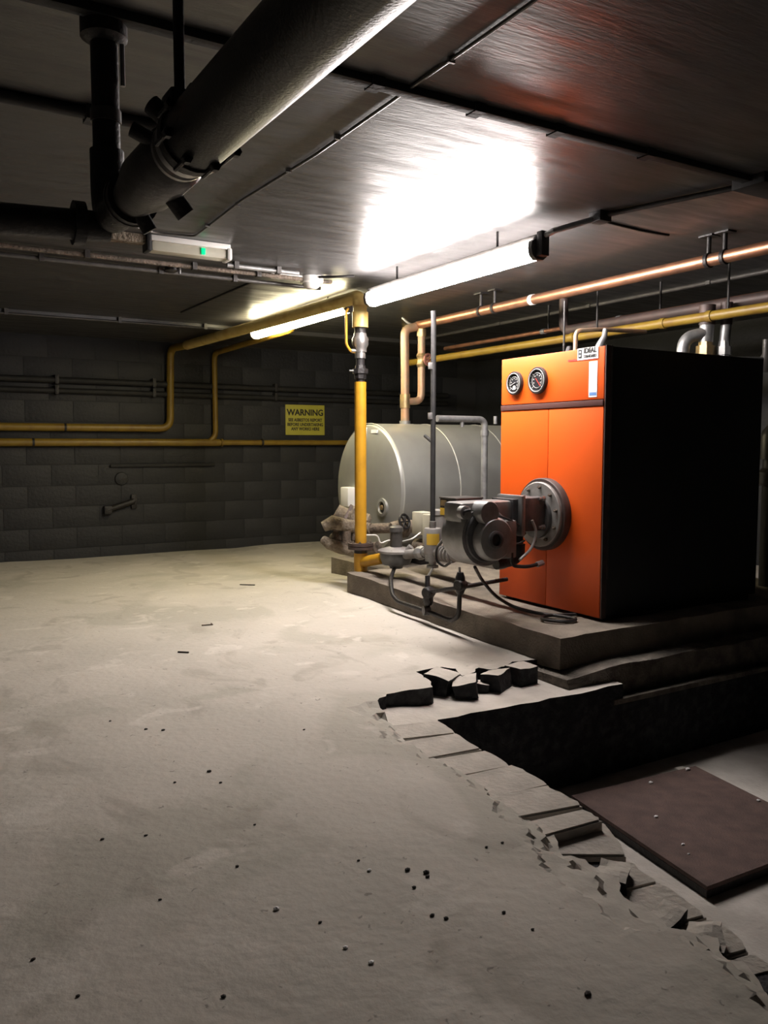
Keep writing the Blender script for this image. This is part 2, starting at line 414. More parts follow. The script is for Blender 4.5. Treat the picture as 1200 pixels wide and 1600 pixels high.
for i, (px, py, s, rz, z) in enumerate([(958, 1348, (.16, .10, .09), .7, -.115), (1098, 1448, (.16, .12, .09), .6, -.11), (1040, 1408, (.13, .09, .07), .2, -.12)]):
    p = at(px, py, z=-.03); rough_block('brick', (p.x, p.y, z + .01), s, rz, .06 * (-1) ** i, RB, floor, amp=.025, seed=20 + i * 2.3)
# pit floor
pitfl = structure(P('floor_pit', PITCON, None, box, (1.4, -3, PITZ - 0.1), (9.5, 4.6, PITZ), smooth=False))
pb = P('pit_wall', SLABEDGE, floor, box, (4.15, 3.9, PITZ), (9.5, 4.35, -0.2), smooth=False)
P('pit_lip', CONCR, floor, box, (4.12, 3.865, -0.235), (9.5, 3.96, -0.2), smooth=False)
# lower concrete step under the plinth
bm = B(); box(bm, (3.80, 3.955, -0.21), (9.4, 4.4, 0.0))
bmesh.ops.subdivide_edges(bm, edges=[e for e in bm.edges if abs(e.verts[0].co.x - e.verts[1].co.x) > 1], cuts=60)
bmesh.ops.subdivide_edges(bm, edges=[e for e in bm.edges if abs(e.verts[0].co.z - e.verts[1].co.z) > .1], cuts=4)
for v in bm.verts:
    q = v.co.copy()
    k = max(0, 1 - (q.x - 3.8) / 0.35)
    v.co += noise.noise_vector(q * 6) * 0.018 + V((0.0, 0.05 * k * (q.z + .21) * 3 if q.y < 4.1 else 0, -0.05 * k if q.z > -0.05 else 0))
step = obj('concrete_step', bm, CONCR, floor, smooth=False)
# plinth
bm = B(); box(bm, (3.865, 4.13, -0.03), (7.3, 7.14, 0.2))
bmesh.ops.subdivide_edges(bm, edges=[e for e in bm.edges if e.calc_length() > 1], cuts=28, use_grid_fill=True)
bmesh.ops.subdivide_edges(bm, edges=[e for e in bm.edges if abs(e.verts[0].co.z - e.verts[1].co.z) > .1], cuts=3)
for v in bm.verts:
    q = v.co.copy(); v.co += noise.noise_vector(q * 5) * 0.010 + noise.noise_vector(q * 14) * 0.004
    if q.z > 0.1 and q.y > 5.6: v.co.z += 0.05 * (q.y - 5.6) / 1.5
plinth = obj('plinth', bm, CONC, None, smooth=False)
setp(plinth, 'long low grey concrete plinth under the orange boiler', 'plinth')
# tank base
P('tank_plinth', CONC, None, box, (4.55, 7.6, -0.1), (7.3, 8.8, 0.16), smooth=False)
setp(bpy.data.objects['tank_plinth'], 'concrete base block under the grey cylindrical tank', 'plinth')

# ceiling (slab, lower bay at the far wall) and walls
ceiling = structure(P('ceiling', CEIL, None, box, (-3, -3, CZ), (9.5, WY + 0.2, CZ + 0.2), smooth=False))
P('ceiling_downstand', CEIL, ceiling, box, (-3, 10.75, 3.03), (9.5, WY + 0.1, CZ + 0.02), smooth=False)
structure(P('wall_left', WALLP, None, box, (-3.2, -3, -1), (-3, WY, CZ), smooth=False))
structure(P('wall_right', WALLP, None, box, (9.5, -3, -1), (9.7, WY, CZ), smooth=False))
structure(P('wall_front', WALLP, None, box, (-3, -3.2, -1), (9.5, -3, CZ), smooth=False))
wall_back = structure(P('wall_back', WALLM, None, box, (-3.2, WY, -1), (9.7, WY + 0.2, CZ + 0.02), smooth=False))
# painted blocks of the back wall (only the stretch in view)
proto = {}
bl, bh, jt = 0.64, 0.30, 0.005
for row in range(11):
    z0 = -0.28 + row * bh; x0 = 0.75 - 0.64 * 5 - (0.32 if row % 2 else 0)
    while x0 < 8.6:
        kx = random.randint(0, 2)
        if kx not in proto:
            bm = B(); box(bm, (0, WY - 0.005 - 0.001 * kx, 0), (bl - jt, WY + 0.02, bh - jt), 0.002)
            proto[kx] = obj('block', bm, WALLP, wall_back); o = proto[kx]; base = WLOC[o.name].copy()
            proto[(kx, 'c')] = base; o.location = base + V((x0, 0, z0)) - WLOC[wall_back.name]
        else:
            share(proto[kx], proto[(kx, 'c')] + V((x0, 0, z0)), wall_back)
        x0 += bl

# ================================================================== STRIP LIGHTS
def strip_light(y0, y1, dm, label, LX, LZ):
    t = thing('strip_light', (LX, (y0 + y1) / 2, LZ), label, 'light', 'fluorescent strip lights under the ceiling')
    k_ = 1.3  # diffuser oversized, its shape stands in for bloom around the tube
    bm = B()      # diffuser trough, rounded underneath
    pr = [(-.03, .055), (-.05, .03), (-.055, 0.0), (-.046, -.035), (-.022, -.054), (.022, -.054), (.046, -.035), (.055, 0.0), (.05, .03), (.03, .055)]
    pr = [(a * k_, b * k_ if b < 0.05 else b) for a, b in pr]
    prism(bm, [V((LX + a, y0 + .04, LZ + b)) for a, b in pr], (0, y1 - y0 - .08, 0)); obj('diffuser', bm, dm, t)
    P('housing', VALVEG, t, box, (LX - .032, y0, LZ + .056), (LX + .032, y1, LZ + .095), 0.006)
    for y, s in ((y0, 1), (y1, -1)):
        bm = B(); prism(bm, [V((LX + a * 1.1, y, LZ + b * 1.1)) for a, b in pr], (0, s * .04, 0)); obj('end_cap', bm, VALVEG, t)
    for k in (.2, .8):
        y = y0 + (y1 - y0) * k; P('hanger', IRON, t, cyl, (LX, y, LZ + .1), (LX, y, CZ), .009)
    return t
LZ, LX = 2.87, 4.0
n0 = at(843, 388, z=LZ).y; n1 = at(568, 466, z=LZ).y; f0 = at(548, 476, z=2.93).y; f1 = at(399, 521, z=2.93).y
st = strip_light(n0, n1, DIFN, 'bright white strip light, the nearer and larger of the two in line', LX, LZ)
strip_light(f0, f1, DIFF, 'warm yellowish strip light beyond the yellow pipe elbow, the farther one', 4.17, 2.93)
bm = B(); box(bm, (LX - .035, n0 - .06, LZ - .06), (LX + .035, n0 - .002, LZ + .11), 0.008); obj('bracket', bm, IRON, st)
t = thing('light_conduit', (LX, n0 - .5, CZ - .08), 'pale steel conduit running on from the near end of the strip light', 'conduit')
ce = at(936, 340, z=CZ - .035)
P('pipe', GALV, t, tube, [(LX, n0 - .06, LZ + .08), (LX, n0 - .14, LZ + .09), (ce.x, ce.y, CZ - .035)], .020)
P('pipe', IRON, t, tube, [(ce.x + .02, ce.y, CZ - .02), (4.55, at(900, 212, z=CZ - .02).y + .05, CZ - .02)], .018)
P('junction_box', IRON, t, box, (ce.x - .05, ce.y - .06, CZ - .07), (ce.x + .06, ce.y + .05, CZ), 0.008)

# ================================================================== BOILER
BX, BY0, BY1, BZ0, BZ1, BXE = 4.465, 4.36, 5.52, 0.215, 2.208, 6.28
boiler = thing('boiler', (BX, (BY0 + BY1) / 2, BZ0), 'tall orange-fronted boiler with black sides standing on the concrete plinth', 'boiler')
body = P('casing', CASING, boiler, box, (BX + .03, BY0 - .01, BZ0 + .03), (BXE, BY1 + .01, BZ1), 0.006)
P('base_frame', IRON, boiler, box, (BX + .06, BY0 + .02, BZ0 - .02), (BXE - .05, BY1 - .02, BZ0 + .03))
P('corner_trim', FLGR, boiler, box, (BX + .002, BY0 - .016, BZ0 + .01), (BX + .05, BY0 - .009, BZ1 + .004))
P('corner_trim', VALVEG, boiler, box, (BX + .05, BY0 - .018, BZ0 + .3), (BX + .066, BY0 - .009, BZ1 + .006))
SZ = at(782, 640, x=BX).z
P('front_panel', ORANGE, boiler, box, (BX, BY0, SZ + .035), (BX + .03, BY1, BZ1), 0.008)
MY = at(853, 900, x=BX).y
P('front_panel', ORANGE, boiler, box, (BX, BY0, BZ0 + .012), (BX + .03, MY - .0025, SZ - .012), 0.005)
P('front_panel', ORANGE, boiler, box, (BX, MY + .0025, BZ0 + .012), (BX + .03, BY1, SZ - .012), 0.005)
P('trim_strip', STRIP, boiler, box, (BX - .006, BY0 + .001, SZ - .012), (BX + .02, BY1 - .001, SZ + .03), 0.003)
P('side_edge', mat('red_edge', (0.30, 0.035, 0.01), 0.5), boiler, box, (BX + .004, BY0 - .004, BZ0 + .014), (BX + .03, BY0 - .0005, BZ1 - .003))
def gauge(px, py, r, ang, twin):
    c = at(px, py, x=BX); g = None
    bm = B(); lathe(bm, (BX, c.y, c.z), (-1, 0, 0), [(0, r), (.022, r), (.028, r * .96), (.028, r * .84), (.014, r * .82), (.014, 0)], 40)
    g = obj('gauge', bm, RUB, boiler)
    bm = B(); tube(bm, circle((BX - .026, c.y, c.z), (1, 0, 0), r * .83, 40), .005, 6, closed=True); obj('bezel', bm, PRINT, g)
    bm = B(); lathe(bm, (BX - .014, c.y, c.z), (-1, 0, 0), [(0, r * .80), (.003, r * .80), (.003, 0)], 32); obj('face', bm, GLASSD, g)
    bm = B()
    for k in range(16):
        a = math.radians(-225 + 270 * k / 15); L = .15 if k % 5 == 0 else .07
        d = V((0, -math.cos(a), -math.sin(a) * 1)); d = V((0, -math.cos(-a), math.sin(-a)))
        m0 = V((BX - .0185, c.y, c.z)) + d * r * (.76 - L / 2)
        R = Matrix(((1, 0, 0), (0, d.y, -d.z), (0, d.z, d.y)))
        obox(bm, m0, (.003, r * L, r * (.045 if k % 5 == 0 else .025)), R)
    obj('tick_marks', bm, PRINT, g, smooth=False, kind='stuff')
    bm = B(); tube(bm, circle((BX - .0185, c.y, c.z), (1, 0, 0), r * .55, 32), r * .022, 5, closed=True); obj('inner_ring', bm, PRINT, g)
    bm = B()
    for k in range(7):
        a = math.radians(205 - 230 * k / 6); d = V((0, -math.cos(a), math.sin(a)))
        lathe(bm, V((BX - .0165, c.y, c.z)) + d * r * .40, (-1, 0, 0), [(0, r * .055), (.003, r * .055), (.003, 0)], 8)
    obj('numeral_dots', bm, PRINT, g, smooth=False, kind='stuff')
    d = V((0, -math.cos(ang), math.sin(ang))); R = Matrix(((1, 0, 0), (0, d.y, -d.z), (0, d.z, d.y)))
    bm = B(); obox(bm, V((BX - .022, c.y, c.z)) + d * r * .18, (.003, r * .75, r * .05), R); obj('needle', bm, REDI if twin else PRINT, g, smooth=False)
    if not twin:
        bm = B(); lathe(bm, (BX - .0165, c.y, c.z - r * .38), (-1, 0, 0), [(0, r * .2), (.003, r * .2), (.003, r * .12), (.001, 0)], 14); obj('stop_disc', bm, PRINT, g)
gauge(806, 599, .096, math.radians(200), False)
gauge(842, 594.5, .107, math.radians(-48), True)
c = at(919, 551.5, x=BX)
pl = P('name_plate', PAPER, boiler, box, (BX - .004, c.y - .105, c.z - .046), (BX, c.y + .105, c.z + .040), label='white maker plate with black lettering')
text('lettering', 'IDEAL', .052, INK, pl, (BX - .005, c.y - .024, c.z + .016), (0, -1, 0), (0, 0, 1), bold=.0018, sx=.92)
text('lettering', 'STANDARD', .030, INK, pl, (BX - .005, c.y - .024, c.z - .024), (0, -1, 0), (0, 0, 1), bold=.0006, sx=.80)
bm = B(); box(bm, (BX - .006, c.y + .062, c.z - .032), (BX - .004, c.y + .092, c.z + .03), .004); em = obj('emblem', bm, INK, pl)
bm = B()
for dz in (.012, -.014): lathe(bm, (BX - .006, c.y + .077, c.z + dz), (-1, 0, 0), [(0, .008), (.002, .008), (.002, 0)], 12)
obj('emblem_eyes', bm, PAPER, pl, smooth=False)
bm = B(); a = at(889, 564, x=BX); b = at(932, 559.5, x=BX); k = 0
while k < 15:
    p = a.lerp(b, k / 14); box(bm, (BX - .003, p.y - .0085, p.z - .006), (BX, p.y + .0085, p.z + (.006 if k % 3 else .009))); k += 1
obj('small_print', bm, REDI, boiler, smooth=False, label='row of small dark red print', kind='stuff')
a = at(921, 565, x=BX); b = at(933, 620, x=BX)
sk = P('sticker', PAPER, boiler, box, (BX - .003, b.y, b.z), (BX, a.y, a.z), 0.0, label='narrow white paper sticker')
P('sticker_band', BLUEI, sk, box, (BX - .0045, b.y + .006, b.z + .012), (BX - .003, a.y - .01, b.z + .035))

# ================================================================== BURNER
FC = at(853, 803, x=BX); FC.x = BX
burner = thing('burner', (3.8, 4.95, .58), 'grey forced-draught gas burner bolted to the orange boiler front', 'burner')
bm = B(); lathe(bm, (BX, FC.y, FC.z), (-1, 0, 0), [(0, .285), (.05, .285), (.06, .278), (.06, .20)], 48); obj('flange_rim', bm, FLGR, burner)
bm = B(); lathe(bm, (BX - .05, FC.y, FC.z), (-1, 0, 0), [(0, .255), (.03, .255), (.036, .248), (.036, 0)], 48); fl = obj('mounting_flange', bm, FLG, burner)
bolt_ring(fl, (BX - .086, FC.y, FC.z), (-1, 0, 0), .215, 10, RUSTY, .014, .016)
bm = B(); lathe(bm, (BX - .086, FC.y, FC.z - .02), (-1, 0, 0), [(0, .165), (.03, .165), (.035, .155), (.035, 0)], 32); obj('blast_tube_collar', bm, BURND, burner)
by = FC.y
hb = P('head_block', BURND, burner, box, (4.13, by - .12, .84), (4.36, by + .13, 1.10), 0.02)
bm = B(); obox(bm, (4.115, by + .005, .965), (.04, .30, .31), None, .015); obj('head_plate', bm, BURN, burner)
for (dy, dz) in ((-.11, .12), (-.11, -.1), (.11, .12)):
    bm = B(); lathe(bm, (4.34, by + dy - .01, .97 + dz), (-1, 0, 0), [(0, .02), (.03, .02), (.03, .012), (.055, .011)], 6); obj('bolt', bm, STEEL, burner, smooth=False)
P('bridge_housing', BURN, burner, box, (3.58, by - .075, .93), (4.11, by + .15, 1.08), 0.035)
bm = B()     # round shoulder of the bridge above the fan
prism(bm, [V((4.10, by - .10, .85)), V((4.10, by + .16, .85)), V((4.10, by + .16, 1.09)), V((4.10, by - .10, 1.09))], (-.05, 0, 0)); obj('bridge_plate', bm, BURND, burner, smooth=False)
# fan scroll: axis along Y, face towards -Y
fc = V((3.80, by, .83)); Rf = .225
def scroll(r0, y0, y1, outlet):
    pts = []
    for k in range(25):
        a = math.radians(-60 + 240 * k / 24) + PI / 2 - math.radians(0)
        pts.append(V((fc.x + r0 * math.cos(a), y0, fc.z + r0 * math.sin(a))))
    return pts
bm = B()
ang = [math.radians(75 + 285 * k / 30) for k in range(31)]
prof = [V((fc.x + Rf * (1 + .0 * k) * math.cos(a), by - .10, fc.z + Rf * math.sin(a))) for k, a in enumerate(ang)]
prof += [V((fc.x + Rf, by - .10, fc.z + .10)), V((fc.x + .10, by - .10, fc.z + Rf))]
prism(bm, prof, (0, .26, 0)); bmesh.ops.bevel(bm, geom=[e for e in bm.edges if abs(e.verts[0].co.y - e.verts[1].co.y) < .01], offset=.028, segments=3, affect='EDGES')
obj('fan_housing', bm, BURN, burner)
bm = B(); lathe(bm, (fc.x + .0, by - .10, fc.z), (0, -1, 0), [(0, .20), (.012, .20), (.02, .19), (.02, 0)], 40); obj('fan_cover', bm, BURND, burner)
ic = V((fc.x + .02, by - .12, fc.z - .02))
bm = B(); lathe(bm, ic, (0, -1, 0), [(0, .165), (.055, .16), (.075, .145), (.08, .12), (.08, 0)], 36)
box(bm, (ic.x, ic.y - .06, ic.z - .15), (ic.x + .20, ic.y, ic.z + .13), .012); ai = obj('air_intake', bm, BURN, burner)
bm = B(); lathe(bm, ic + V((-.02, -.078, 0)), (0, -1, 0), [(0, .066), (.02, .066), (.026, .056), (.026, .044), (.008, .042), (.008, 0)], 28); obj('intake_ring', bm, BURND, ai)
bm = B(); lathe(bm, ic + V((-.02, -.087, 0)), (0, -1, 0), [(0, .040), (.003, .040), (.003, 0)], 20); obj('intake_hole', bm, RUB, ai)
mc = V((3.76, by - .06, 1.005))
bm = B(); lathe(bm, mc, (0, -1, 0), [(0, .088), (.12, .088), (.128, .082), (.128, 0)], 36); obj('motor_cap', bm, BURN, burner, label='pale round motor end cap')
bm = B(); lathe(bm, (3.6, by - .06, 1.01), (0, -1, 0), [(0, .05), (.05, .05), (.055, .04), (.055, 0)], 20); obj('end_knob', bm, BURN, burner)
# under-slung gas inlet and linkage
P('gas_inlet', IRON, burner, tube, [(4.16, by - .02, .86), (4.16, by - .02, .62), (3.95, by - .02, .60)], .045, 14, .06)
P('inlet_elbow', IRON, burner, cyl, (4.16, by - .02, .64), (4.16, by - .02, .74), .06)
P('linkage_arm', IRON, burner, tube, [(3.98, by - .17, .70), (3.98, by - .17, .60), (4.12, by - .19, .585), (4.24, by - .19, .60)], .014, 8, .05)
bm = B(); cyl(bm, (4.21, by - .19, .595), (4.27, by - .19, .607), .022, seg=6); obj('linkage_nut', bm, GALV, burner, smooth=False)
P('cable', RUB, burner, tube, [(3.82, by - .12, 1.0), (3.95, by - .17, .95), (4.05, by - .17, .90)], .009, 8, .05)
P('cable', WIREG, burner, tube, [(4.20, by - .14, .93), (4.24, by - .15, .84), (4.20, by - .15, .72), (4.06, by - .17, .64)], .011, 8, .07)
P('cable', RUB, burner, tube, [(4.0, by - .12, .77), (4.07, by - .14, .755), (4.13, by - .14, .78)], .008, 8, .05)
P('lifting_handle', IRON, burner, tube, [(3.58, by - .10, .98), (3.57, by - .12, 1.02), (3.63, by - .12, 1.03)], .010, 8, .03)
# power cable lying on the plinth
pc = [at(742, 886, y=by - .05), at(752, 905, x=3.92), at(772, 930, x=3.98), at(800, 948, z=.235), at(838, 958, z=.225), at(880, 963, z=.222), at(905, 968, z=.222), at(885, 972, z=.222), at(845, 968, z=.222), at(848, 962, z=.222), at(900, 960, z=.222)]
P('power_cable', RUB, None, tube, pc, .013, 8, .12)
setp(bpy.data.objects['power_cable'], 'black cable drooping from the burner and coiled on the plinth edge', 'cable')

# ================================================================== TANK
TX, TY, TZ, TR = 4.74, 8.2, 0.995, 0.745
tank = thing('tank', (TX + 1, TY, TZ - TR), 'big horizontal grey metal-clad cylinder tank behind the burner', 'tank')
bm = B(); lathe(bm, (TX, TY, TZ), (1, 0, 0), [(0, TR), (2.45, TR)], 72); obj('shell', bm, TANK, tank)
bm = B(); lathe(bm, (TX, TY, TZ), (-1, 0, 0), [(0, TR - .006), (.03, TR * .965), (.055, TR * .85), (.075, TR * .62), (.085, TR * .3), (.088, 0)], 72, cap=False); obj('dished_end', bm, TANK, tank)
for sx in (TX, 5.48, 6.2):
    bm = B(); lathe(bm, (sx - .012, TY, TZ), (1, 0, 0), [(0, TR + .001), (.004, TR + .005), (.014, TR + .005), (.018, TR + .001)], 72, cap=False); obj('seam_band', bm, TANKB, tank)
P('seam', TANKB, tank, tube, [at(573, 668, y=TY - .55) , at(571, 690, y=TY - .6)], .006, 6)
for sx in (5.1, 6.7):
    bm = B(); box(bm, (sx, TY - .5, .16), (sx + .14, TY + .5, TZ - TR + .14), .01); obj('cradle', bm, IRON, tank)
hp = at(598, 793, x=TX - .075); HX0 = TX - .062
bm = B(); lathe(bm, (HX0, hp.y, hp.z), (-1, 0, 0), [(0, .105), (.03, .10), (.035, .068), (.012, .062), (.012, 0)], 28); pt = obj('inspection_port', bm, TANK, tank)
bm = B(); lathe(bm, (HX0 - .013, hp.y, hp.z), (-1, 0, 0), [(0, .060), (.004, .060), (.004, 0)], 20); obj('port_hole', bm, RUB, pt)
bm = B(); lathe(bm, (HX0 - .017, hp.y, hp.z), (-1, 0, 0), [(0, .028), (.02, .026), (.024, 0)], 12); obj('port_plug', bm, BRASS, pt)
lp = at(587, 674, x=TX - .03)
P('paper_label', PAPER, tank, box, (TX - .055, lp.y - .06, lp.z - .02), (TX - .03, lp.y + .06, lp.z + .018))
jb = at(549, 776, x=TX - .1)
j = P('thermostat_box', WHITE, tank, box, (TX - .19, jb.y - .08, jb.z - .11), (TX - .06, jb.y + .10, jb.z + .11), 0.012, label='white thermostat box')
P('gland', RUB, j, cyl, (TX - .12, jb.y - .02, jb.z - .16), (TX - .12, jb.y - .02, jb.z - .10), .024)
P('cable', WHITE, j, tube, [(TX - .12, jb.y - .02, jb.z - .15), (TX - .13, jb.y - .05, jb.z - .25), (TX - .10, jb.y - .08, jb.z - .33)], .008, 6, .06)
P('top_boss', GALV, tank, lathe, (5.275, 8.3, TZ + TR - .03), (0, 0, 1), [(0, .10), (.035, .10), (.035, .065), (.07, .065)], 20)

# pump and lagged pipework on the tank's left end
pp = thing('tank_pipework', at(560, 850, y=7.75), 'dusty lagged pipes, pump and valves at the left end of the grey tank', 'pipework')
def q(px, py, y=None): return at(px, py, y=y if y else (7.72 if px < 572 else 7.72 - min(1, (px - 572) / 20) * .34))
P('lagged_pipe', LAG, pp, tube, [q(505, 823, 7.8), q(520, 816, 7.75), q(545, 822), q(562, 824), q(580, 826)], [.055, .075, .07, .062, .06], 14)
P('pipe', RUSTY, pp, tube, [q(578, 826), q(612, 825)], .055, 16)
P('pipe', LAG, pp, tube, [q(610, 825), q(625, 822), q(640, 822), q(655, 826), q(668, 822)], [.06, .065, .07, .06, .06], 14)
P('valve_body', RUSTY, pp, lathe, q(630, 832), (0, 0, 1), [(-.05, .05), (.0, .085), (.05, .085), (.1, .05), (.14, .03)], 16)
bm = B(); tube(bm, circle(q(632, 815, 7.27), (.3, -1, .3), .075, 20), .014, 8, closed=True)
for k in range(3): cc = circle(q(632, 815, 7.27), (.3, -1, .3), .075, 6); tube(bm, [cc[k], cc[k + 3]], .009, 6)
obj('handwheel', bm, IRON, pp)
bm = B(); c0 = q(547, 812, 7.95); ax = V((.55, -.3, -.35)); lathe(bm, c0, ax, [(-.18, .09), (-.06, .10), (-.06, .15), (-.02, .15), (-.02, .12), (.05, .13), (.16, .16), (.2, .13)], 24); pu = obj('pump_body', bm, LAG, pp)
bm = B(); lathe(bm, c0, ax, [(-.075, .17), (-.045, .17)], 6); obj('pump_flange', bm, FLGR, pp, smooth=False)
P('lagged_pipe', LAG, pp, tube, [q(505, 843, 7.8), q(515, 850), q(535, 857), q(556, 862)], [.045, .06, .065, .055], 12)
P('lower_valve', RUSTY, pp, lathe, q(524, 842, 7.8), (0.2, 0, 1), [(-.05, .05), (0, .075), (.04, .06), (.08, .03), (.08, .06), (.1, .06)], 14)
P('pipe', RUSTY, pp, tube, [q(541, 829), q(541, 856)], .05, 12)
P('pipe', RUSTY, pp, tube, [q(556, 829), q(556, 856)], .05, 12)
P('pipe', RUSTY, pp, tube, [q(560, 858), q(590, 855)], .06, 14)
P('thin_wire', WHITE, pp, tube, [q(572, 836, 7.35), q(590, 836, 7.35), q(594, 850, 7.35), q(604, 845, 7.35), q(614, 843, 7.35)], .008, 6, .04)

# ================================================================== YELLOW GAS PIPES
GY = 7.15
def gz(py): return at(563, py, y=GY).z
GX = at(563, 600, y=GY).x
gas = thing('gas_pipe', (GX, GY, .1), 'yellow gas pipe dropping from the overhead elbow to the floor before the tank', 'pipe')
eb = V((GX, GY, gz(463)))
wallp = [at(-60, 666, y=WY - .09), at(266, 669, y=WY - .09), at(266, 548, y=WY - .09)]
wallp[1].z = wallp[0].z; wallp[0].x = -2.95
top = V((wallp[2].x, wallp[2].y, 2.93))
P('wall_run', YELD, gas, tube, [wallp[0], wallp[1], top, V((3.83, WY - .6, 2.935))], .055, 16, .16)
P('overhead_run', YELP, gas, tube, [V((3.83, WY - .6, 2.935)), V((GX - .012, GY + .18, eb.z)), eb, V((GX, GY, gz(492)))], .066, 18, .12)
for py0, py1, r in ((470, 478, .075), (488, 512, .078)):
    P('fitting', YELP, gas, lathe, (GX, GY, gz(py1)), (0, 0, 1), [(0, r), (gz(py0) - gz(py1), r)], 20)
P('nipple', IRON, gas, cyl, (GX, GY, gz(524)), (GX, GY, gz(511)), .056)
vb = P('ball_valve', STEEL, gas, lathe, (GX, GY, gz(560)), (0, 0, 1), [(0, .052), (.06, .052), (.06, .062), (.10, .062), (.13, .08), (.19, .08), (.22, .062), (.24, .062)], 16)
P('lever', YEL, vb, tube, [(GX - .02, GY - .0, gz(549)), (GX - .10, GY, gz(551)), (GX - .155, GY, gz(540)), (GX - .155, GY, gz(489)), (GX - .13, GY, gz(484))], .013, 8, .03)
P('stem', STEEL, vb, cyl, (GX, GY, gz(549)), (GX - .105, GY, gz(549)), .018)
P('nipple', IRON, gas, cyl, (GX, GY, gz(600)), (GX, GY, gz(558)), .042)
P('union', IRON, gas, lathe, (GX, GY, gz(592)), (0, 0, 1), [(0, .06), (.05, .062), (.05, .078), (.095, .078), (.095, .055), (.13, .05)], 8, smooth=False)
P('pressure_tapping', STEEL, gas, tube, [(GX, GY, gz(580)), (GX - .12, GY, gz(580))], .008, 6)
P('drop_pipe', YEL, gas, cyl, (GX, GY, gz(848)), (GX, GY, gz(597)), .058)
fz0 = gz(853)
fg = P('flange', FLGR, gas, lathe, (GX, GY, fz0 - .03), (0, 0, 1), [(0, .125), (.028, .125), (.028, .06), (.034, .06), (.034, .128), (.062, .128), (.062, .07)], 32)
bolt_ring(fg, (GX, GY, fz0 + .03), (0, 0, 1), .098, 8, RUSTY, .013, .012)
P('flange_neck', IRON, gas, cyl, (GX, GY, gz(866)), (GX, GY, fz0 - .03), .066)
P('tee', YEL, gas, lathe, (GX, GY, gz(896)), (0, 0, 1), [(0, .068), (gz(864) - gz(896), .068)], 20)
P('foot', YELD, gas, lathe, (GX, GY, .03), (0, 0, 1), [(0, .06), (.06, .06), (.06, .066), (.09, .066), (.09, .058), (gz(897) - .03, .058)], 20)
o1 = V((GX, GY, gz(879))); gov = at(619, 868, x=4.14)
P('outlet', YEL, gas, tube, [o1, o1 + (gov - o1).normalized() * .32], .055, 16)
P('pipe_joint', IRON, gas, lathe, at(100, 668, y=WY - .09), (1, 0, 0), [(0, .06), (.03, .06)], 16)

g2 = thing('gas_pipe', at(200, 692, y=WY - .09), 'lower yellow gas pipe along the back wall with a branch rising from it', 'pipe')
za = at(0, 691, y=WY - .1).z
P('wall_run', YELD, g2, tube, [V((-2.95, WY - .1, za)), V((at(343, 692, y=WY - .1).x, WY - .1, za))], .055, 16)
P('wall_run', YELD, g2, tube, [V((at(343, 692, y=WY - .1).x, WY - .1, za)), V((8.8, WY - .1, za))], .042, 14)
bx = at(337, 690, y=WY - .1).x
P('branch', YELD, g2, tube, [V((bx - .12, WY - .1, za)), V((bx, WY - .1, za + .1)), V((bx, WY - .1, 2.9)), V((bx + .02, 9.6, 2.93)), V((bx + .02, 9.6, CZ))], .042, 14, .14)
for px in (50, 345, 408): P('joint', IRON if px != 345 else YELD, g2, lathe, V((at(px, 691, y=WY - .1).x, WY - .1, za)), (1, 0, 0), [(0, .06), (.03, .06)], 16)
g3p = [at(760, 547, z=2.6), at(1200, 482, z=2.6)]; gx3 = (g3p[0].x + g3p[1].x) / 2
gye = at(633, 575, x=gx3).y
g3 = thing('gas_pipe', (gx3, 5, 2.6), 'dull yellow pipe running level above the boiler top', 'pipe')
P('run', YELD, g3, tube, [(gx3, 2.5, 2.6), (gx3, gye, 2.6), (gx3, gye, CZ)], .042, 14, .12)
for y in (4.75, 5.25, 6.4): P('collar', YELD, g3, lathe, (gx3, y, 2.6), (0, 1, 0), [(0, .05), (.05, .05)], 14)
for y in (4.6, 6.1): P('hanger', IRON, g3, cyl, (gx3, y, 2.63), (gx3, y, CZ), .010, seg=8)

# ================================================================== COPPER AND STEEL PIPES
CZc = 2.9; cx = at(1000, 431, z=CZc).x
cop = thing('copper_pipe', (cx, 6, CZc), 'thick copper pipe hung from the ceiling with looped risers onto the tank', 'pipe')
P('main_run', COPPER, cop, tube, [(cx, 2.6, CZc), (cx, 8.3, CZc)], .047, 18)
ax_ = at(632, 600, y=8.3).x; bx_ = at(657, 560, y=8.3).x
P('riser', COPPERD, cop, tube, [(cx, 8.3, CZc), (cx - .03, 8.3, CZc - .02), (ax_, 8.3, CZc - .06), (5.275, 8.3, 2.2), (5.275, 8.3, TZ + TR + .03)], .05, 16, .24)
z1 = at(657, 512, y=8.3).z; z2 = at(640, 627, y=8.3).z
P('bypass', COPPERD, cop, tube, [(bx_, 8.28, CZc), (bx_, 8.28, z2 + .0), (5.275, 8.29, z2)], .044, 14, .30)
P('tee', BRASS, cop, lathe, (bx_, 8.28, CZc - .13), (0, 0, 1), [(0, .056), (.13, .056), (.15, .04)], 16)
P('tee', BRASS, cop, lathe, (5.275, 8.3, z2 - .08), (0, 0, 1), [(0, .06), (.16, .06)], 16)
vz = at(657, 563, y=8.28).z
P('gate_valve', BRASS, cop, lathe, (bx_, 8.28, vz - .08), (0, 0, 1), [(0, .05), (.03, .062), (.06, .05), (.10, .05), (.13, .062), (.16, .05)], 16)
hwc = at(669, 562, y=8.12); bm = B(); tube(bm, circle(hwc, (.2, -1, 0), .062, 20), .014, 8, closed=True)
for k in range(3): cc = circle(hwc, (.2, -1, 0), .062, 6); tube(bm, [cc[k], cc[k + 3]], .009, 6)
hw = obj('handwheel', bm, REDV, cop); P('spindle', BRASS, hw, cyl, hwc, (bx_, 8.28, vz), .016)
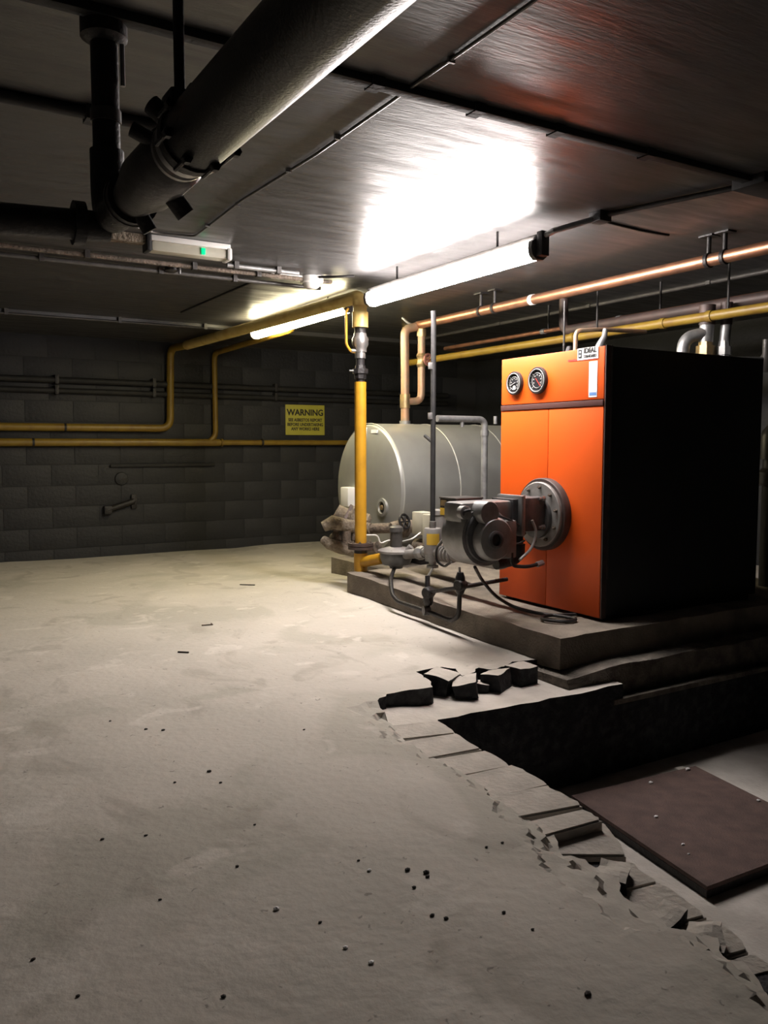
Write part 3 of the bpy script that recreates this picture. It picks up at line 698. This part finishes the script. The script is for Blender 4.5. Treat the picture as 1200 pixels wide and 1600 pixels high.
for px in (845,): P('coupling', WHITE, cop, lathe, (cx, at(px, 469, z=CZc).y, CZc), (0, 1, 0), [(0, .052), (.05, .052)], 16)
for yy in (at(1095, 405, z=CZc).y, at(1124, 400, z=CZc).y, at(757, 487, z=CZc).y, at(777, 482, z=CZc).y):
    h = P('hanger', IRON, cop, cyl, (cx, yy, CZc + .04), (cx, yy, CZ), .017)
    P('hanger_plate', IRON, h, box, (cx - .05, yy - .06, CZ - .012), (cx + .05, yy + .06, CZ))
    P('pipe_ring', IRON, h, lathe, (cx, yy - .015, CZc), (0, 1, 0), [(0, .058), (.03, .058)], 16)
P('stub', GALV, cop, tube, [(cx - .02, 8.32, CZc), (cx - .1, 8.36, CZc + .02), (cx - .16, 8.4, CZc + .09)], .014, 8, .04)
s1 = at(1100, 475, z=2.8); s2 = at(900, 515, z=2.8)
c2 = thing('copper_pipe', (s1.x, 6, 2.8), 'slim copper pipe running level below the thick copper pipe', 'pipe')
P('run', COPPER, c2, tube, [(s1.x, 3.2, 2.8), (s1.x, 9.4, 2.8), (s1.x + .4, 9.4, 2.8)], .024, 12, .1)
for y in (5.7, 7.3): P('hanger', IRON, c2, cyl, (s1.x, y, 2.8), (s1.x, y, CZ), .012)
for y in (6.2, 7.35): P('coupling', GALV, c2, lathe, (s1.x, y, 2.8), (0, 1, 0), [(0, .032), (.06, .032)], 12)
s3 = at(1100, 443, z=3.07)
cdu = thing('conduit', (s3.x, 6, 3.07), 'thin dark steel conduit fixed under the ceiling beyond the copper pipes', 'conduit')
P('run', VALVEG, cdu, tube, [(s3.x, 3.5, 3.07), (s3.x, 10.5, 3.07)], .022, 10)
for y in (5.4, 7.0, 8.6): P('saddle', VALVEG, cdu, box, (s3.x - .03, y, 3.05), (s3.x + .03, y + .05, CZ))
dk = thing('steel_pipe', (gx3 + .25, 6, 2.72), 'dark brown steel pipe just above the yellow pipe over the boiler', 'pipe')
P('run', FLGR, dk, tube, [(gx3 + .3, 3.0, 2.74), (gx3 + .3, 6.9, 2.74), (gx3 + .3, 6.9, CZ)], .05, 14, .1)
# flow and return connections on the boiler top
fr = at(1100, 545, y=4.85)
fl1 = thing('boiler_connection', (fr.x, 4.85, BZ1), 'brass union and grey swept bend on the boiler top', 'pipe fitting')
P('union', BRASS, fl1, lathe, (fr.x + .02, 4.85, BZ1 - .01), (0, 0, 1), [(0, .06), (.07, .06), (.07, .08), (.16, .08), (.16, .06), (.2, .06)], 8, smooth=False)
P('swept_bend', GALV, fl1, tube, [(fr.x - .16, 4.95, BZ1 - .01), (fr.x - .15, 4.94, BZ1 + .22), (fr.x + .02, 4.85, BZ1 + .26)], .055, 14, .16)
P('riser', GALV, fl1, tube, [(fr.x + .02, 4.85, BZ1 + .18), (fr.x + .03, 4.85, BZ1 + .33)], .062, 14)
P('riser', FLGR, fl1, tube, [(fr.x + .03, 4.85, BZ1 + .33), (fr.x + .03, 4.85, BZ1 + .50)], .07, 14)
fr2 = at(1131, 548, y=4.75)
fl2 = thing('boiler_connection', (fr2.x, 4.75, BZ1), 'grey steel union with straight riser on the boiler top', 'pipe fitting')
P('union', GALV, fl2, lathe, (fr2.x, 4.75, BZ1 - .01), (0, 0, 1), [(0, .04), (.05, .05), (.08, .05), (.08, .066), (.15, .066), (.15, .05), (.2, .045)], 8, smooth=False)
P('riser', GALV, fl2, tube, [(fr2.x, 4.75, BZ1 + .16), (fr2.x + .02, 4.75, BZ1 + .33)], .045, 12)
P('riser', FLGR, fl2, cyl, (fr2.x + .02, 4.75, BZ1 + .33), (fr2.x + .02, 4.75, BZ1 + .52), .05)
# thin lines rising behind the boiler front
for i, (px, m, r, lab) in enumerate(((881, IRON, .008, 'thin dark rod rising from the boiler top, leftmost of three'), (899, COPPERD, .018, 'brown bent pipe behind the boiler front, between a rod and a valve'), (934, GALV, .024, 'short pale valve stub behind the maker plate corner'))):
    p = at(px, 548, y=5.1 - .1 * i)
    o = B()
    if i == 1: tube(o, [(p.x, p.y, BZ1), (p.x, p.y, BZ1 + .2), (p.x + .25, p.y, BZ1 + .23), (p.x + .8, p.y, BZ1 + .25)], r, 10, .05)
    elif i == 2: tube(o, [(p.x, p.y, BZ1), (p.x + .02, p.y, BZ1 + .08), (p.x + .07, p.y, BZ1 + .16), (p.x + .08, p.y, BZ1 + .22)], [r, r * 1.5, r, r * .8], 10)
    else: tube(o, [(p.x, p.y, BZ1), (p.x, p.y, BZ1 + .45)], r, 8); lathe(o, (p.x + .06, p.y, BZ1), (0, 0, 1), [(0, .03), (.05, .035), (.09, .02)], 10)
    setp(obj(('vent_rod', 'bent_pipe', 'valve_stub')[i], o, m), lab, ('rod', 'pipe', 'valve')[i])

# grey pipe bent down in front of the tank
gp = [at(683, 654, y=6.9), at(754, 652, y=6.9), at(757, 700, y=6.9)]
gpt = thing('steel_pipe', (gp[2].x, 6.9, .25), 'grey steel pipe bent down in front of the tank beside the boiler', 'pipe')
zt = gp[0].z
P('run', GALV, gpt, tube, [(gp[0].x, 6.9, zt), (gp[2].x, 6.9, zt), (gp[2].x, 6.9, .2)], .034, 14, .08)
P('elbow', GALV, gpt, lathe, (gp[2].x, 6.9, zt - .17), (0, 0, 1), [(0, .042), (.06, .042)], 14)
P('vent_cock', GALV, gpt, cyl, (gp[2].x + .18, 6.95, 1.72), (gp[2].x + .18, 6.95, 1.8), .02)
P('support', GALV, gpt, cyl, (at(722, 658, y=6.9).x, 6.9, zt - .08), (at(722, 658, y=6.9).x, 6.9, zt), .02)

# ================================================================== GAS TRAIN
tr = thing('gas_train', (gov.x, gov.y, .25), 'gas regulator, valves and pipes between the yellow pipe and the burner', 'pipework')
gvz = gov.z
gb = P('regulator_body', BURND, tr, lathe, (gov.x, gov.y, gvz - .12), (0, 0, 1), [(0, .06), (.03, .07), (.04, .13), (.10, .155), (.15, .155)], 28)
P('regulator_cover', FLG, gb, lathe, (gov.x, gov.y, gvz + .03), (0, 0, 1), [(0, .175), (.022, .175), (.03, .16), (.05, .09), (.055, .06)], 32)
bolt_ring(gb, (gov.x, gov.y, gvz + .052), (0, 0, 1), .145, 6, FLG, .016, .008)
P('spring_tower', VALVEG, gb, lathe, (gov.x, gov.y, gvz + .07), (0, 0, 1), [(0, .058), (.16, .058), (.16, .068), (.20, .064), (.215, .04)], 20)
P('vent_lug', FLG, gb, cyl, gov + V((.04, -.14, .06)), gov + V((.06, -.17, .10)), .03)
vp = at(676, 862, x=4.2); e1 = gov + (vp - gov) * .35
P('pipe', FLG, tr, tube, [gov, vp], .045, 14)
P('union', GALV, tr, lathe, gov.lerp(vp, .62), (vp - gov), [(0, .062), (.05, .066), (.09, .055)], 8, smooth=False)
P('union', GALV, tr, lathe, gov.lerp(vp, .85), (vp - gov), [(0, .058), (.07, .058)], 6, smooth=False)
sv = at(676, 836, x=4.2); szb = at(676, 866, x=4.2).z; szt = at(676, 825, x=4.2).z
sol = P('solenoid_valve', FLG, tr, lathe, (vp.x, vp.y, szb), (0, 0, 1), [(0, .078), (szt - szb - .01, .078), (szt - szb, .072)], 28, label='grey cylinder solenoid valve')
P('solenoid_cap', STEEL, sol, cyl, (vp.x, vp.y, szt), (vp.x, vp.y, szt + .06), .03)
lc = at(682, 845, x=4.13)
bm = B(); lathe(bm, (vp.x, vp.y, lc.z - .05), (0, 0, 1), [(0, .0795), (.10, .0795)], 28, cap=False)
bmesh.ops.delete(bm, geom=[f for f in bm.faces if not (f.calc_center_median().x < vp.x + .02 and f.calc_center_median().y < vp.y - .02)], context='FACES')
obj('valve_label', bm, LBLY, sol)
P('valve_foot', GALV, tr, lathe, (vp.x, vp.y, szb - .12), (0, 0, 1), [(0, .055), (.02, .055), (.02, .035), (.06, .035), (.06, .07), (.12, .07)], 16)
br = V((4.16, by + .02, .62))
P('pipe', FLG, tr, tube, [vp, vp + V((0, -.5, 0)), (vp.x, by + .2, vp.z), (4.17, by + .02, .66)], .045, 14, .12)
for k in range(4):
    yy = vp.y - .13 - .05 * k
    P('fitting_ring', FLG, tr, lathe, (vp.x, yy, vp.z), (0, -1, 0), [(0, .05), (.012, .068), (.026, .068), (.036, .05)], 16)
# second valve with cream actuators behind
c1 = at(661, 814, x=4.5)
P('actuator', CREAM, tr, box, (c1.x - .07, c1.y - .09, c1.z - .13), (c1.x + .07, c1.y + .09, c1.z + .09), 0.01, label='cream plastic actuator')
c1b = at(672, 820, x=4.45)
P('actuator', CREAM, tr, box, (c1b.x - .05, c1b.y - .06, c1b.z - .20), (c1b.x + .06, c1b.y + .06, c1b.z + .10), 0.01, label='cream plastic actuator')
c3 = at(685, 812, x=4.5)
P('valve_motor', FLG, tr, lathe, (c3.x, c3.y, c3.z - .25), (0, 0, 1), [(0, .07), (.3, .07), (.3, .08), (.34, .08), (.35, .06)], 20)
P('pipe', RUSTY, tr, tube, [c1 + V((0, .1, -.25)), c3 + V((0, -.1, -.28)), c3 + V((0, -.5, -.28))], .07, 14)
cb = at(719, 790, x=4.25)
cbx = P('control_box', IRON, tr, box, (cb.x - .13, cb.y - .12, cb.z - .085), (cb.x + .15, cb.y + .12, cb.z + .06), 0.008, label='dark burner control box with a yellow label')
P('box_lid', VALVEG, cbx, box, (cb.x - .135, cb.y - .125, cb.z + .06), (cb.x + .155, cb.y + .125, cb.z + .075), 0.004)
P('box_label', LBLY, cbx, box, (cb.x - .134, cb.y - .05, cb.z - .08), (cb.x - .129, cb.y + .11, cb.z - .02))
P('box_window', BRASS, cbx, box, (cb.x - .134, cb.y + .02, cb.z), (cb.x - .129, cb.y + .10, cb.z + .05))
P('box_clip', WHITE, cbx, box, (cb.x + .05, cb.y - .126, cb.z - .06), (cb.x + .07, cb.y - .12, cb.z + .03))
P('box_post', IRON, cbx, cyl, (cb.x, cb.y, vp.z), (cb.x, cb.y, cb.z - .08), .05)
wa = at(690, 845, x=4.05)
for k, (m, r, dx) in enumerate(((RUB, .011, 0.0), (WIREG, .010, .03))):
    P('wire', m, tr, tube, [at(697, 840 - 4 * k, x=3.9), at(682, 856, x=3.95 + dx), at(681, 876, x=3.95 + dx), at(694, 886, x=3.95), at(705, 878, x=3.9)], r, 8, .12)
P('thin_wire', WHITE, tr, tube, [at(628, 846, x=4.2), at(645, 842, x=4.2), at(657, 832, x=4.3)], .007, 6, .1)
# black vertical vent pipe
bp0 = at(676, 826, x=4.36); bt = at(677, 486, x=4.36)
vt = thing('vent_pipe', bp0, 'thin black vertical pipe rising in front of the tank', 'pipe')
P('pipe', BLACKP, vt, tube, [(bp0.x, bp0.y, bp0.z), (bp0.x, bp0.y, bt.z - .1), (bt.x, bt.y, bt.z)], .024, 12)
for py in (572, 650): zz = at(677, py, x=4.36).z; P('pipe_clip', GALV, vt, box, (bp0.x - .05, bp0.y - .015, zz - .03), (bp0.x - .015, bp0.y + .015, zz + .03), .004)
P('brace', BLACKP, vt, tube, [(bp0.x, bp0.y + .02, at(677, 690, x=4.36).z), at(664, 681, x=4.36)], .016, 8)
# condensate line with two round valves along the plinth edge
XP = 3.80
dl = thing('drain_line', (XP, 5.6, .02), 'small black pipe loop with two round cocks along the plinth edge', 'pipework')
def d_(px, py, x=XP): return at(px, py, x=x)
P('pipe', IRON, dl, tube, [gov + V((-.02, 0, -.12)), d_(610, 905, 3.9), d_(613, 930), d_(622, 940), d_(664, 954), d_(706, 970), d_(717, 962), d_(719, 905)], .019, 10, .10)
P('pipe', IRON, dl, tube, [d_(668, 900, 3.85), d_(668, 955)], .022, 10)
P('pipe', STEEL, dl, tube, [vp + V((0, 0, -.15)), d_(668, 902, 3.85)], .011, 8)
P('pipe', STEEL, dl, tube, [d_(719, 906), d_(718, 886)], .010, 8)
P('pipe', IRON, dl, tube, [d_(670, 925), d_(718, 918), at(792, 905, x=4.3)], .017, 10)
for px, py, r in ((669, 926, .050), (719, 914, .048)):
    c0 = d_(px, py); P('cock', IRON, dl, lathe, c0 + V((.02, 0, 0)), (-1, -.25, 0), [(-.03, r * .7), (0, r), (.05, r), (.062, r * .8), (.062, 0)], 20)
c0 = d_(667, 954); P('drain_tee', VALVEG, dl, lathe, c0 + V((.01, 0, 0)), (-1, .3, 0), [(-.02, .03), (0, .042), (.04, .042), (.045, 0)], 16)
P('cock_body', IRON, dl, lathe, d_(669, 945), (0, 0, 1), [(0, .03), (.03, .042), (.09, .042), (.12, .03)], 14)
P('cock_body', IRON, dl, lathe, d_(719, 928), (0, 0, 1), [(0, .026), (.03, .038), (.13, .038), (.17, .024)], 14)

# ================================================================== BLACK OVERHEAD MAIN
HX, HZ, HR = .768, 2.34, .092
bp = thing('insulated_main', (HX, 2.4, HZ), 'fat black insulated pipe slung under the ceiling with a flanged valve end', 'pipe')
P('insulation', BLACKI, bp, lathe, (HX, .2, HZ), (0, 1, 0), [(0, HR), (2.12, HR), (2.14, HR - .010), (2.14, .05)], 40)
P('collar', STEEL, bp, lathe, (HX, 2.335, HZ), (0, 1, 0), [(0, .074), (.004, .087), (.030, .088), (.034, .074), (.06, .074), (.063, .085), (.08, .085), (.084, .07), (.12, .07)], 36)
fl = P('flange', IRON, bp, lathe, (HX, 2.27, HZ), (0, 1, 0), [(0, .099), (.035, .099), (.035, .08)], 32)
for i in range(8):
    a = .3 + i * PI / 4; p = V((HX + .102 * math.cos(a), 2.20, HZ + .098 * math.sin(a)))
    bm = B(); cyl(bm, p, p + V((0, .11, 0)), .007, seg=8); cyl(bm, p, p + V((0, .022, 0)), .014, seg=6); obj('bolt', bm, IRON, bp, smooth=False)
P('valve_body', VALVEG, bp, lathe, (HX, 2.44, HZ), (0, 1, 0), [(0, .070), (.03, .092), (.30, .094), (.40, .078), (.56, .062)], 32)
P('valve_flange', IRON, bp, lathe, (HX, 2.93, HZ), (0, 1, 0), [(0, .088), (.03, .088), (.032, .092), (.05, .092)], 24)
P('drain_boss', IRON, bp, cyl, (HX + .03, 2.62, HZ - .06), (HX + .08, 2.62, HZ - .12), .030)
P('drain_boss', IRON, bp, cyl, (HX + .02, 2.92, HZ - .06), (HX + .05, 2.92, HZ - .11), .026)
P('handwheel_stub', IRON, bp, cyl, (HX - .06, 2.46, HZ + .03), (HX - .12, 2.48, HZ + .06), .022)
P('handwheel_stub', IRON, bp, cyl, (HX - .05, 2.36, HZ + .06), (HX - .09, 2.38, HZ + .10), .028)
P('elbow', IRON, bp, tube, [(HX, 2.97, HZ), (HX, 3.30, HZ), (HX - .0, 3.30, HZ + .26)], .062, 20, .14)
P('branch_pipe', IRON, bp, tube, [(HX, 3.30, HZ - .02), (HX - 1.4, 3.33, HZ - .08)], .056, 16)
P('branch_flange', IRON, bp, lathe, (HX - .09, 3.30, HZ - .02), (-1, 0, 0), [(0, .08), (.04, .08)], 20)
P('stand_pipe', IRON, bp, cyl, (HX, 3.30, HZ + .2), (HX, 3.30, CZ), .050)
P('pipe_band', VALVEG, bp, lathe, (HX, 3.30, at(160, 183, y=3.3).z - .02), (0, 0, 1), [(0, .056), (.045, .056)], 20)
P('ceiling_flange', IRON, bp, lathe, (HX, 3.30, CZ - .10), (0, 0, 1), [(0, .055), (.02, .085), (.10, .085)], 20)
P('strut', GALV, bp, cyl, (HX + .058, 3.27, CZ - .25), (HX + .058, 3.27, CZ - .10), .009)
hr = at(280, 100, x=HX - .02)
P('hanger_rod', IRON, bp, cyl, (HX - .02, hr.y, HZ + .05), (HX - .02, hr.y, CZ), .015)
P('hanger_lug', IRON, bp, box, (HX - .06, hr.y - .05, HZ + .06), (HX + .05, hr.y + .05, HZ + .13), .01)

# ================================================================== CEILING SERVICES
def lineX(name, y, z, x0, x1, r, m, label, cat='conduit', saddles=(), group=None, sm=None):
    t = thing(name, (x0, y, z), label, cat, group)
    P('run', m, t, tube, [(x0, y, z), (x1, y, z)], r, 10)
    for s in saddles: P('saddle', sm or m, t, box, (s - .02, y - r * 1.6, z - r * 1.3), (s + .02, y + r * 1.6, CZ))
    return t
yb = at(900, 212, z=CZ - .02).y
t = thing('trunking', (3, yb, CZ), 'dark flat trunking crossing the ceiling above the near strip light', 'trunking')
P('run', BLACKP, t, box, (-2.5, yb - .03, CZ - .035), (7.5, yb + .03, CZ + .0), .004)
for x in (1.9, 2.45, 2.95, 3.6, 4.5): P('joint_cover', BLACKP, t, box, (x - .03, yb - .04, CZ - .042), (x + .03, yb + .04, CZ))
P('corner_box', BLACKP, t, box, (4.45, yb - .12, CZ - .06), (5.2, yb + .10, CZ), .006)
y1 = at(100, 167, z=CZ - .02).y
lineX('trunking', y1, CZ - .025, -2.5, 1.3, .03, BLACKP, 'dark trunking across the ceiling left of the black main', 'trunking', (.2, .9))
# clipped cable along the ceiling
xs = at(640, 137, z=CZ - .01).x
cb_ = thing('ceiling_cable', (xs, 4, CZ - .01), 'thin clipped cable running along the ceiling from the foreground to the emergency light', 'cable')
ye = at(318, 371, z=CZ - .01).y
P('cable', VALVEG, cb_, tube, [(xs - .03, 1.2, CZ - .01), (xs, 3.0, CZ - .01), (xs + .02, 4.2, CZ - .012), (xs - .01, 5.2, CZ - .01), (xs + .03, ye, CZ - .01), (xs - .25, ye + .05, CZ - .01), (1.5, ye - .12, CZ - .01)], .008, 8, .05)
for y in (2.9, 3.9, 4.5, 5.3, 5.9): P('clip', GALV, cb_, box, (xs - .014, y, CZ - .022), (xs + .02, y + .012, CZ))
# conduits towards the detector
ends = [(at(0, 372, z=CZ - .03).y, GALV, 3.3, 'pale upper conduit'), (at(0, 382, z=CZ - .03).y, RUSTY, 3.75, 'brownish middle conduit'), (at(0, 396, z=CZ - .03).y, VALVEG, 3.8, 'grey lower conduit')]
for (yy, m, xe, nm), sd in zip(ends, ((2.7, 3.1), (1.5, 2.4, 3.0), (1.2, 2.2, 2.9))):
    xa = 2.62 if m is GALV else -2.5
    lineX('conduit', yy, CZ - .035, xa, xe, .020, m, nm + ' of the three crossing the ceiling by the emergency light', 'conduit', sd, 'conduits by the emergency light', VALVEG)
em = at(296, 391, z=CZ - .07)
e_ = thing('emergency_light', (em.x, em.y, CZ - .1), 'white bulkhead emergency light with a small green lamp on the ceiling', 'light')
xa, xb = at(232, 383, z=CZ - .07).x, at(357, 398, z=CZ - .07).x
P('body', WHITE, e_, box, (xa, em.y - .07, CZ - .045), (xb, em.y + .07, CZ), .012)
df = P('diffuser', CREAM, e_, box, (xa + .01, em.y - .06, CZ - .12), (xb - .02, em.y + .06, CZ - .04), .025)
lx = at(318, 401, y=em.y - .063).x
P('indicator', LED, e_, box, (lx - .016, em.y - .07, CZ - .105), (lx + .016, em.y - .056, CZ - .055), .004, label='glowing green indicator lamp')
P('end_cap', WHITE, e_, box, (xb - .03, em.y - .075, CZ - .125), (xb + .01, em.y + .075, CZ - .03), .015)
P('end_cap', BLACKP, e_, box, (xa - .03, em.y - .075, CZ - .125), (xa + .01, em.y + .075, CZ - .0), .015)
P('cable_box', LAG, e_, box, (xa - .30, em.y - .05, CZ - .07), (xa - .03, em.y + .05, CZ), .015)
dt = at(487, 441, z=CZ - .05)
d0 = thing('heat_detector', (dt.x, dt.y, CZ), 'round white heat detector on the ceiling above the yellow pipe', 'detector')
P('base', WHITE, d0, lathe, (dt.x, dt.y, CZ), (0, 0, -1), [(0, .11), (.05, .11), (.06, .10)], 28)
P('head', WHITE, d0, lathe, (dt.x, dt.y, CZ - .06), (0, 0, -1), [(0, .085), (.03, .075), (.05, .05), (.055, 0)], 28)
P('cable', WHITE, d0, tube, [(dt.x - .1, dt.y, CZ - .02), (dt.x - .4, dt.y + .03, CZ - .02)], .03, 10)
P('lead', IRON, d0, tube, [(dt.x + .02, dt.y - .12, CZ - .02), (dt.x + .1, dt.y - .3, CZ - .04), (dt.x + .25, dt.y - .38, CZ - .03)], .012, 8, .1)
hk = at(268, 425, z=CZ - .04)
h_ = thing('ceiling_hook', (hk.x, hk.y, CZ - .1), 'small dark ceiling hook and plate just below the emergency light', 'hook')
P('plate', IRON, h_, lathe, (hk.x, hk.y, CZ), (0, 0, -1), [(0, .06), (.03, .06), (.045, .03)], 14)
P('stud', GALV, h_, cyl, (hk.x + .06, hk.y - .05, CZ - .06), (hk.x + .06, hk.y - .05, CZ), .012)
yw = 10.75
lineX('conduit', yw - .03, 3.03, -2.5, 4.6, .014, VALVEG, 'long thin conduit on the edge of the far ceiling bay', 'conduit', (1.3, 2.6, 3.7))
t = thing('ceiling_seam', (2.9, 9, CZ), 'dark thin cable slanting to the far bay on the left ceiling', 'cable')
a = at(395, 440, z=CZ - .008); b = at(283, 488, z=CZ - .008)
P('cable', IRON, t, tube, [a, b], .010, 8)
a = at(940, 345, z=CZ - .006); b = at(1045, 368, z=CZ - .006)
setp(P('surface_cable', IRON, None, tube, [a, at(1000, 360, z=CZ - .006), b], .008, 8), 'short dark cable on the ceiling right of the strip light', 'cable')

# ================================================================== BACK WALL FITTINGS
for py, r, lab in ((590, .045, 'upper black pipe along the back wall above the yellow pipes'), (607, .04, 'lower black pipe along the back wall above the yellow pipes')):
    p = at(0, py, y=WY - .07); t = thing('wall_pipe', (4, WY - .07, p.z), lab, 'pipe')
    zz = p.z + .01; P('run', BLACKP, t, tube, [(-2.95, WY - .07, p.z + .01), (8.8, WY - .07, p.z - .02)], r, 12)
    for px in (88, 240, 430): x = at(px, py, y=WY - .07).x; P('bracket', IRON, t, box, (x - .025, WY - .125, zz - .07), (x + .025, WY - .01, zz + .06), .006)
a = at(446, 632, y=WY - .03); b = at(507, 680, y=WY - .03)
sg = thing('warning_sign', (a.lerp(b, .5)), 'yellow WARNING asbestos sign on the dark back wall', 'sign')
P('board', SIGNY, sg, box, (a.x, WY - .035, b.z), (b.x, WY - .02, a.z), .003)
cxs = (a.x + b.x) / 2; Wd = b.x - a.x; Hh = a.z - b.z
for tx, dz, sz, bo, sx in (('WARNING', .24, .140, .004, .97), ('SEE ASBESTOS REPORT', -.005, .070, .0022, .86), ('BEFORE UNDERTAKING', -.155, .070, .0022, .86), ('ANY WORKS HERE', -.30, .070, .0022, .86)):
    text('lettering', tx, sz, INK, sg, (cxs, WY - .0362, (a.z + b.z) / 2 + dz * Hh), (1, 0, 0), (0, 0, 1), bold=bo, sx=sx)
# ledge strip of a blocked opening, old bracket, plug
a = at(172, 728, y=WY - .02); b = at(335, 728, y=WY - .02)
setp(P('wall_ledge', BLACKP, None, box, (a.x, WY - .05, a.z - .02), (b.x, WY - .012, a.z + .02), .006), 'thin dark ledge on the back wall below the yellow pipes', 'ledge')
a = at(168, 797, y=WY - .06); b = at(209, 783, y=WY - .06)
t = thing('wall_bracket', a, 'short black iron bracket low on the back wall', 'bracket')
P('arm', IRON, t, tube, [a, b], .045, 10)
P('plate', IRON, t, box, (b.x - .03, WY - .05, b.z - .11), (b.x + .05, WY - .012, b.z + .10), .008)
P('plate', IRON, t, box, (a.x - .05, WY - .10, a.z - .06), (a.x + .06, WY - .012, a.z + .06), .008)
a = at(190, 748, y=WY - .02)
setp(P('wall_plug', WALLP, None, lathe, (a.x, WY - .01, a.z), (0, -1, 0), [(0, .10), (.02, .09), (.03, .05), (.035, .0)], 16), 'small round plug in the back wall above the iron bracket', 'plug')

# ================================================================== RIGHT EDGE
p = at(1201, 245, y=3.25)
t = thing('hanging_pipe', (p.x, 3.25, p.z), 'pale vertical pipe end at the right edge under the ceiling', 'pipe')
P('pipe', GALV, t, cyl, (p.x + .02, 3.25, p.z - .13), (p.x + .02, 3.25, CZ), .04)
P('coupling', IRON, t, lathe, (p.x + .02, 3.25, p.z + .10), (0, 0, 1), [(0, .055), (.05, .06), (.1, .05)], 16)
p = at(1197, 545, y=4.55)
t = thing('valve_pipe', (p.x, 4.55, p.z - .1), 'dusty pipe and valve just right of the boiler top', 'pipe')
P('pipe', GALV, t, tube, [(p.x - .45, 4.6, BZ1 + .012), (p.x, 4.55, BZ1 + .03), (p.x + .6, 4.5, BZ1 + .05)], .022, 10)
P('valve', VALVEG, t, lathe, (p.x, 4.55, BZ1 - .08), (0, 0, 1), [(0, .03), (.04, .05), (.12, .05), (.16, .03), (.28, .03)], 12)
p = at(1200, 690, y=4.7)
t = thing('pump', (p.x + .1, 4.7, .2), 'dark grey pump on a stand at the right of the black boiler side', 'pump')
P('motor', VALVEG, t, lathe, (p.x + .09, 4.7, p.z - .16), (0, 0, 1), [(0, .12), (.2, .12), (.26, .10), (.32, .05)], 20)
P('volute', VALVEG, t, lathe, (p.x + .09, 4.7, p.z - .40), (0, 0, 1), [(0, .11), (.02, .13), (.12, .13), (.16, .09), (.24, .09)], 20)
P('stand', BLACKP, t, cyl, (p.x + .09, 4.7, .2), (p.x + .09, 4.7, p.z - .38), .09)

# ================================================================== PIT COVER
pz = PITZ + .07
cor = [at(893, 1243, z=pz), at(1105, 1385, z=pz), at(1215, 1344, z=pz), at(1085, 1197, z=pz)]
ex = (cor[2] - cor[1]).normalized(); cor[2] = cor[1] + ex * 1.05; cor[3] = cor[0] + (cor[3] - cor[0]).normalized() * 1.05
pcv = thing('pit_cover', (cor[0] + cor[2]) / 2 - V((0, 0, .07)), 'rust-brown steel cover plate lying on the pit floor', 'cover')
bm = B(); prism(bm, cor, (0, 0, -.022)); obj('plate', bm, PLATE, pcv, smooth=False)
bm = B(); cen = (cor[0] + cor[1] + cor[2] + cor[3]) / 4; prism(bm, [V((c.x + (cen.x - c.x) * .015, c.y + (cen.y - c.y) * .015, pz - .03)) for c in cor], (0, 0, -.045)); obj('frame', bm, IRON, pcv, smooth=False)
a = at(1060, 1205, z=PITZ + .02); b = at(1250, 1290, z=PITZ + .02)
bm = B(); d = (b - a).normalized(); sd = V((-d.y, d.x, 0)) * .035; prism(bm, [a - sd, b - sd, b + sd, a + sd], (0, 0, .03))
setp(obj('floor_batten', bm, PITCON, None, smooth=False), 'pale batten on the pit floor beyond the brown cover', 'batten')
bm = B(); box(bm, (0, 0, 0), (.03, .03, .02), .004)

# ================================================================== CRUMBS
def crumb(name, px, py, s, m, label, cat, group, z=None, i=0):
    s *= .7
    p = at(px, py, z=0); zz = fz(p.x, p.y) if z is None else z
    if z is not None: p = at(px, py, z=z)
    bm = B(); bmesh.ops.create_icosphere(bm, subdivisions=1, radius=1)
    for v in bm.verts:
        nn = 1 + .35 * noise.noise(v.co * 1.7 + V((i, 0, 0))); v.co = V((v.co.x * s * nn * 1.4, v.co.y * s * nn, v.co.z * s * .7 * nn)) + V((p.x, p.y, zz + s * .45))
    setp(obj(name, bm, m, None, smooth=False), label, cat, group)
for i, (px, py, s) in enumerate([(637, 1362, .012), (666, 1367, .013), (668, 1373, .010), (647, 1389, .009), (675, 1432, .009), (697, 1437, .010), (327, 1208, .012), (228, 1141, .010), (255, 1142, .012),
                                 (160, 1315, .009), (228, 1309, .008), (172, 1128, .008), (345, 1225, .009), (273, 1225, .008), (398, 1290, .007), (560, 1346, .007), (918, 1554, .012), (349, 1556, .009), (52, 1499, .008), (475, 1140, .008),
                                 (371, 1356, .008), (250, 1408, .007), (787, 1428, .008), (760, 1325, .008), (832, 1454, .007), (500, 1440, .007), (785, 1318, .008), (122, 1556, .007)]):
    crumb('crumb', px, py, s, DIRT, 'tiny dark crumb of debris lying on the dusty floor', 'debris', 'dark crumbs on the dusty floor', i=i)
for i, (px, py, s) in enumerate([(577, 1361, .010), (432, 1421, .012), (580, 1504, .011), (540, 1480, .010)]):
    crumb('plaster_flake', px, py, s, PAPER, 'tiny white flake of plaster on the near floor', 'debris', 'white flakes on the near floor', i=i)
for i, (px, py, s) in enumerate([(1075, 1203, .022), (1017, 1224, .018), (1025, 1277, .016), (1185, 1252, .016), (1067, 1320, .012), (1076, 1335, .010)]):
    crumb('rubble_chip', px, py, s, PAPER, 'pale chip of rubble lying on the brown pit cover', 'debris', 'pale chips on the pit cover', z=pz, i=i)
for i, (pxs, lab) in enumerate((([(278, 1019), (295, 1020)], 'thin dark twig on the far pale floor'), ([(315, 973), (332, 972), (330, 970)], 'pale bent wire scrap on the floor'), ([(375, 908), (398, 911)], 'thin dark stick near the back wall floor'))):
    pts = [at(px, py, z=0) for px, py in pxs]; pts = [V((p.x, p.y, fz(p.x, p.y) + .006)) for p in pts]
    setp(P('floor_scrap', DIRT if i != 1 else RUSTY, None, tube, pts, .006, 6), lab, 'debris')
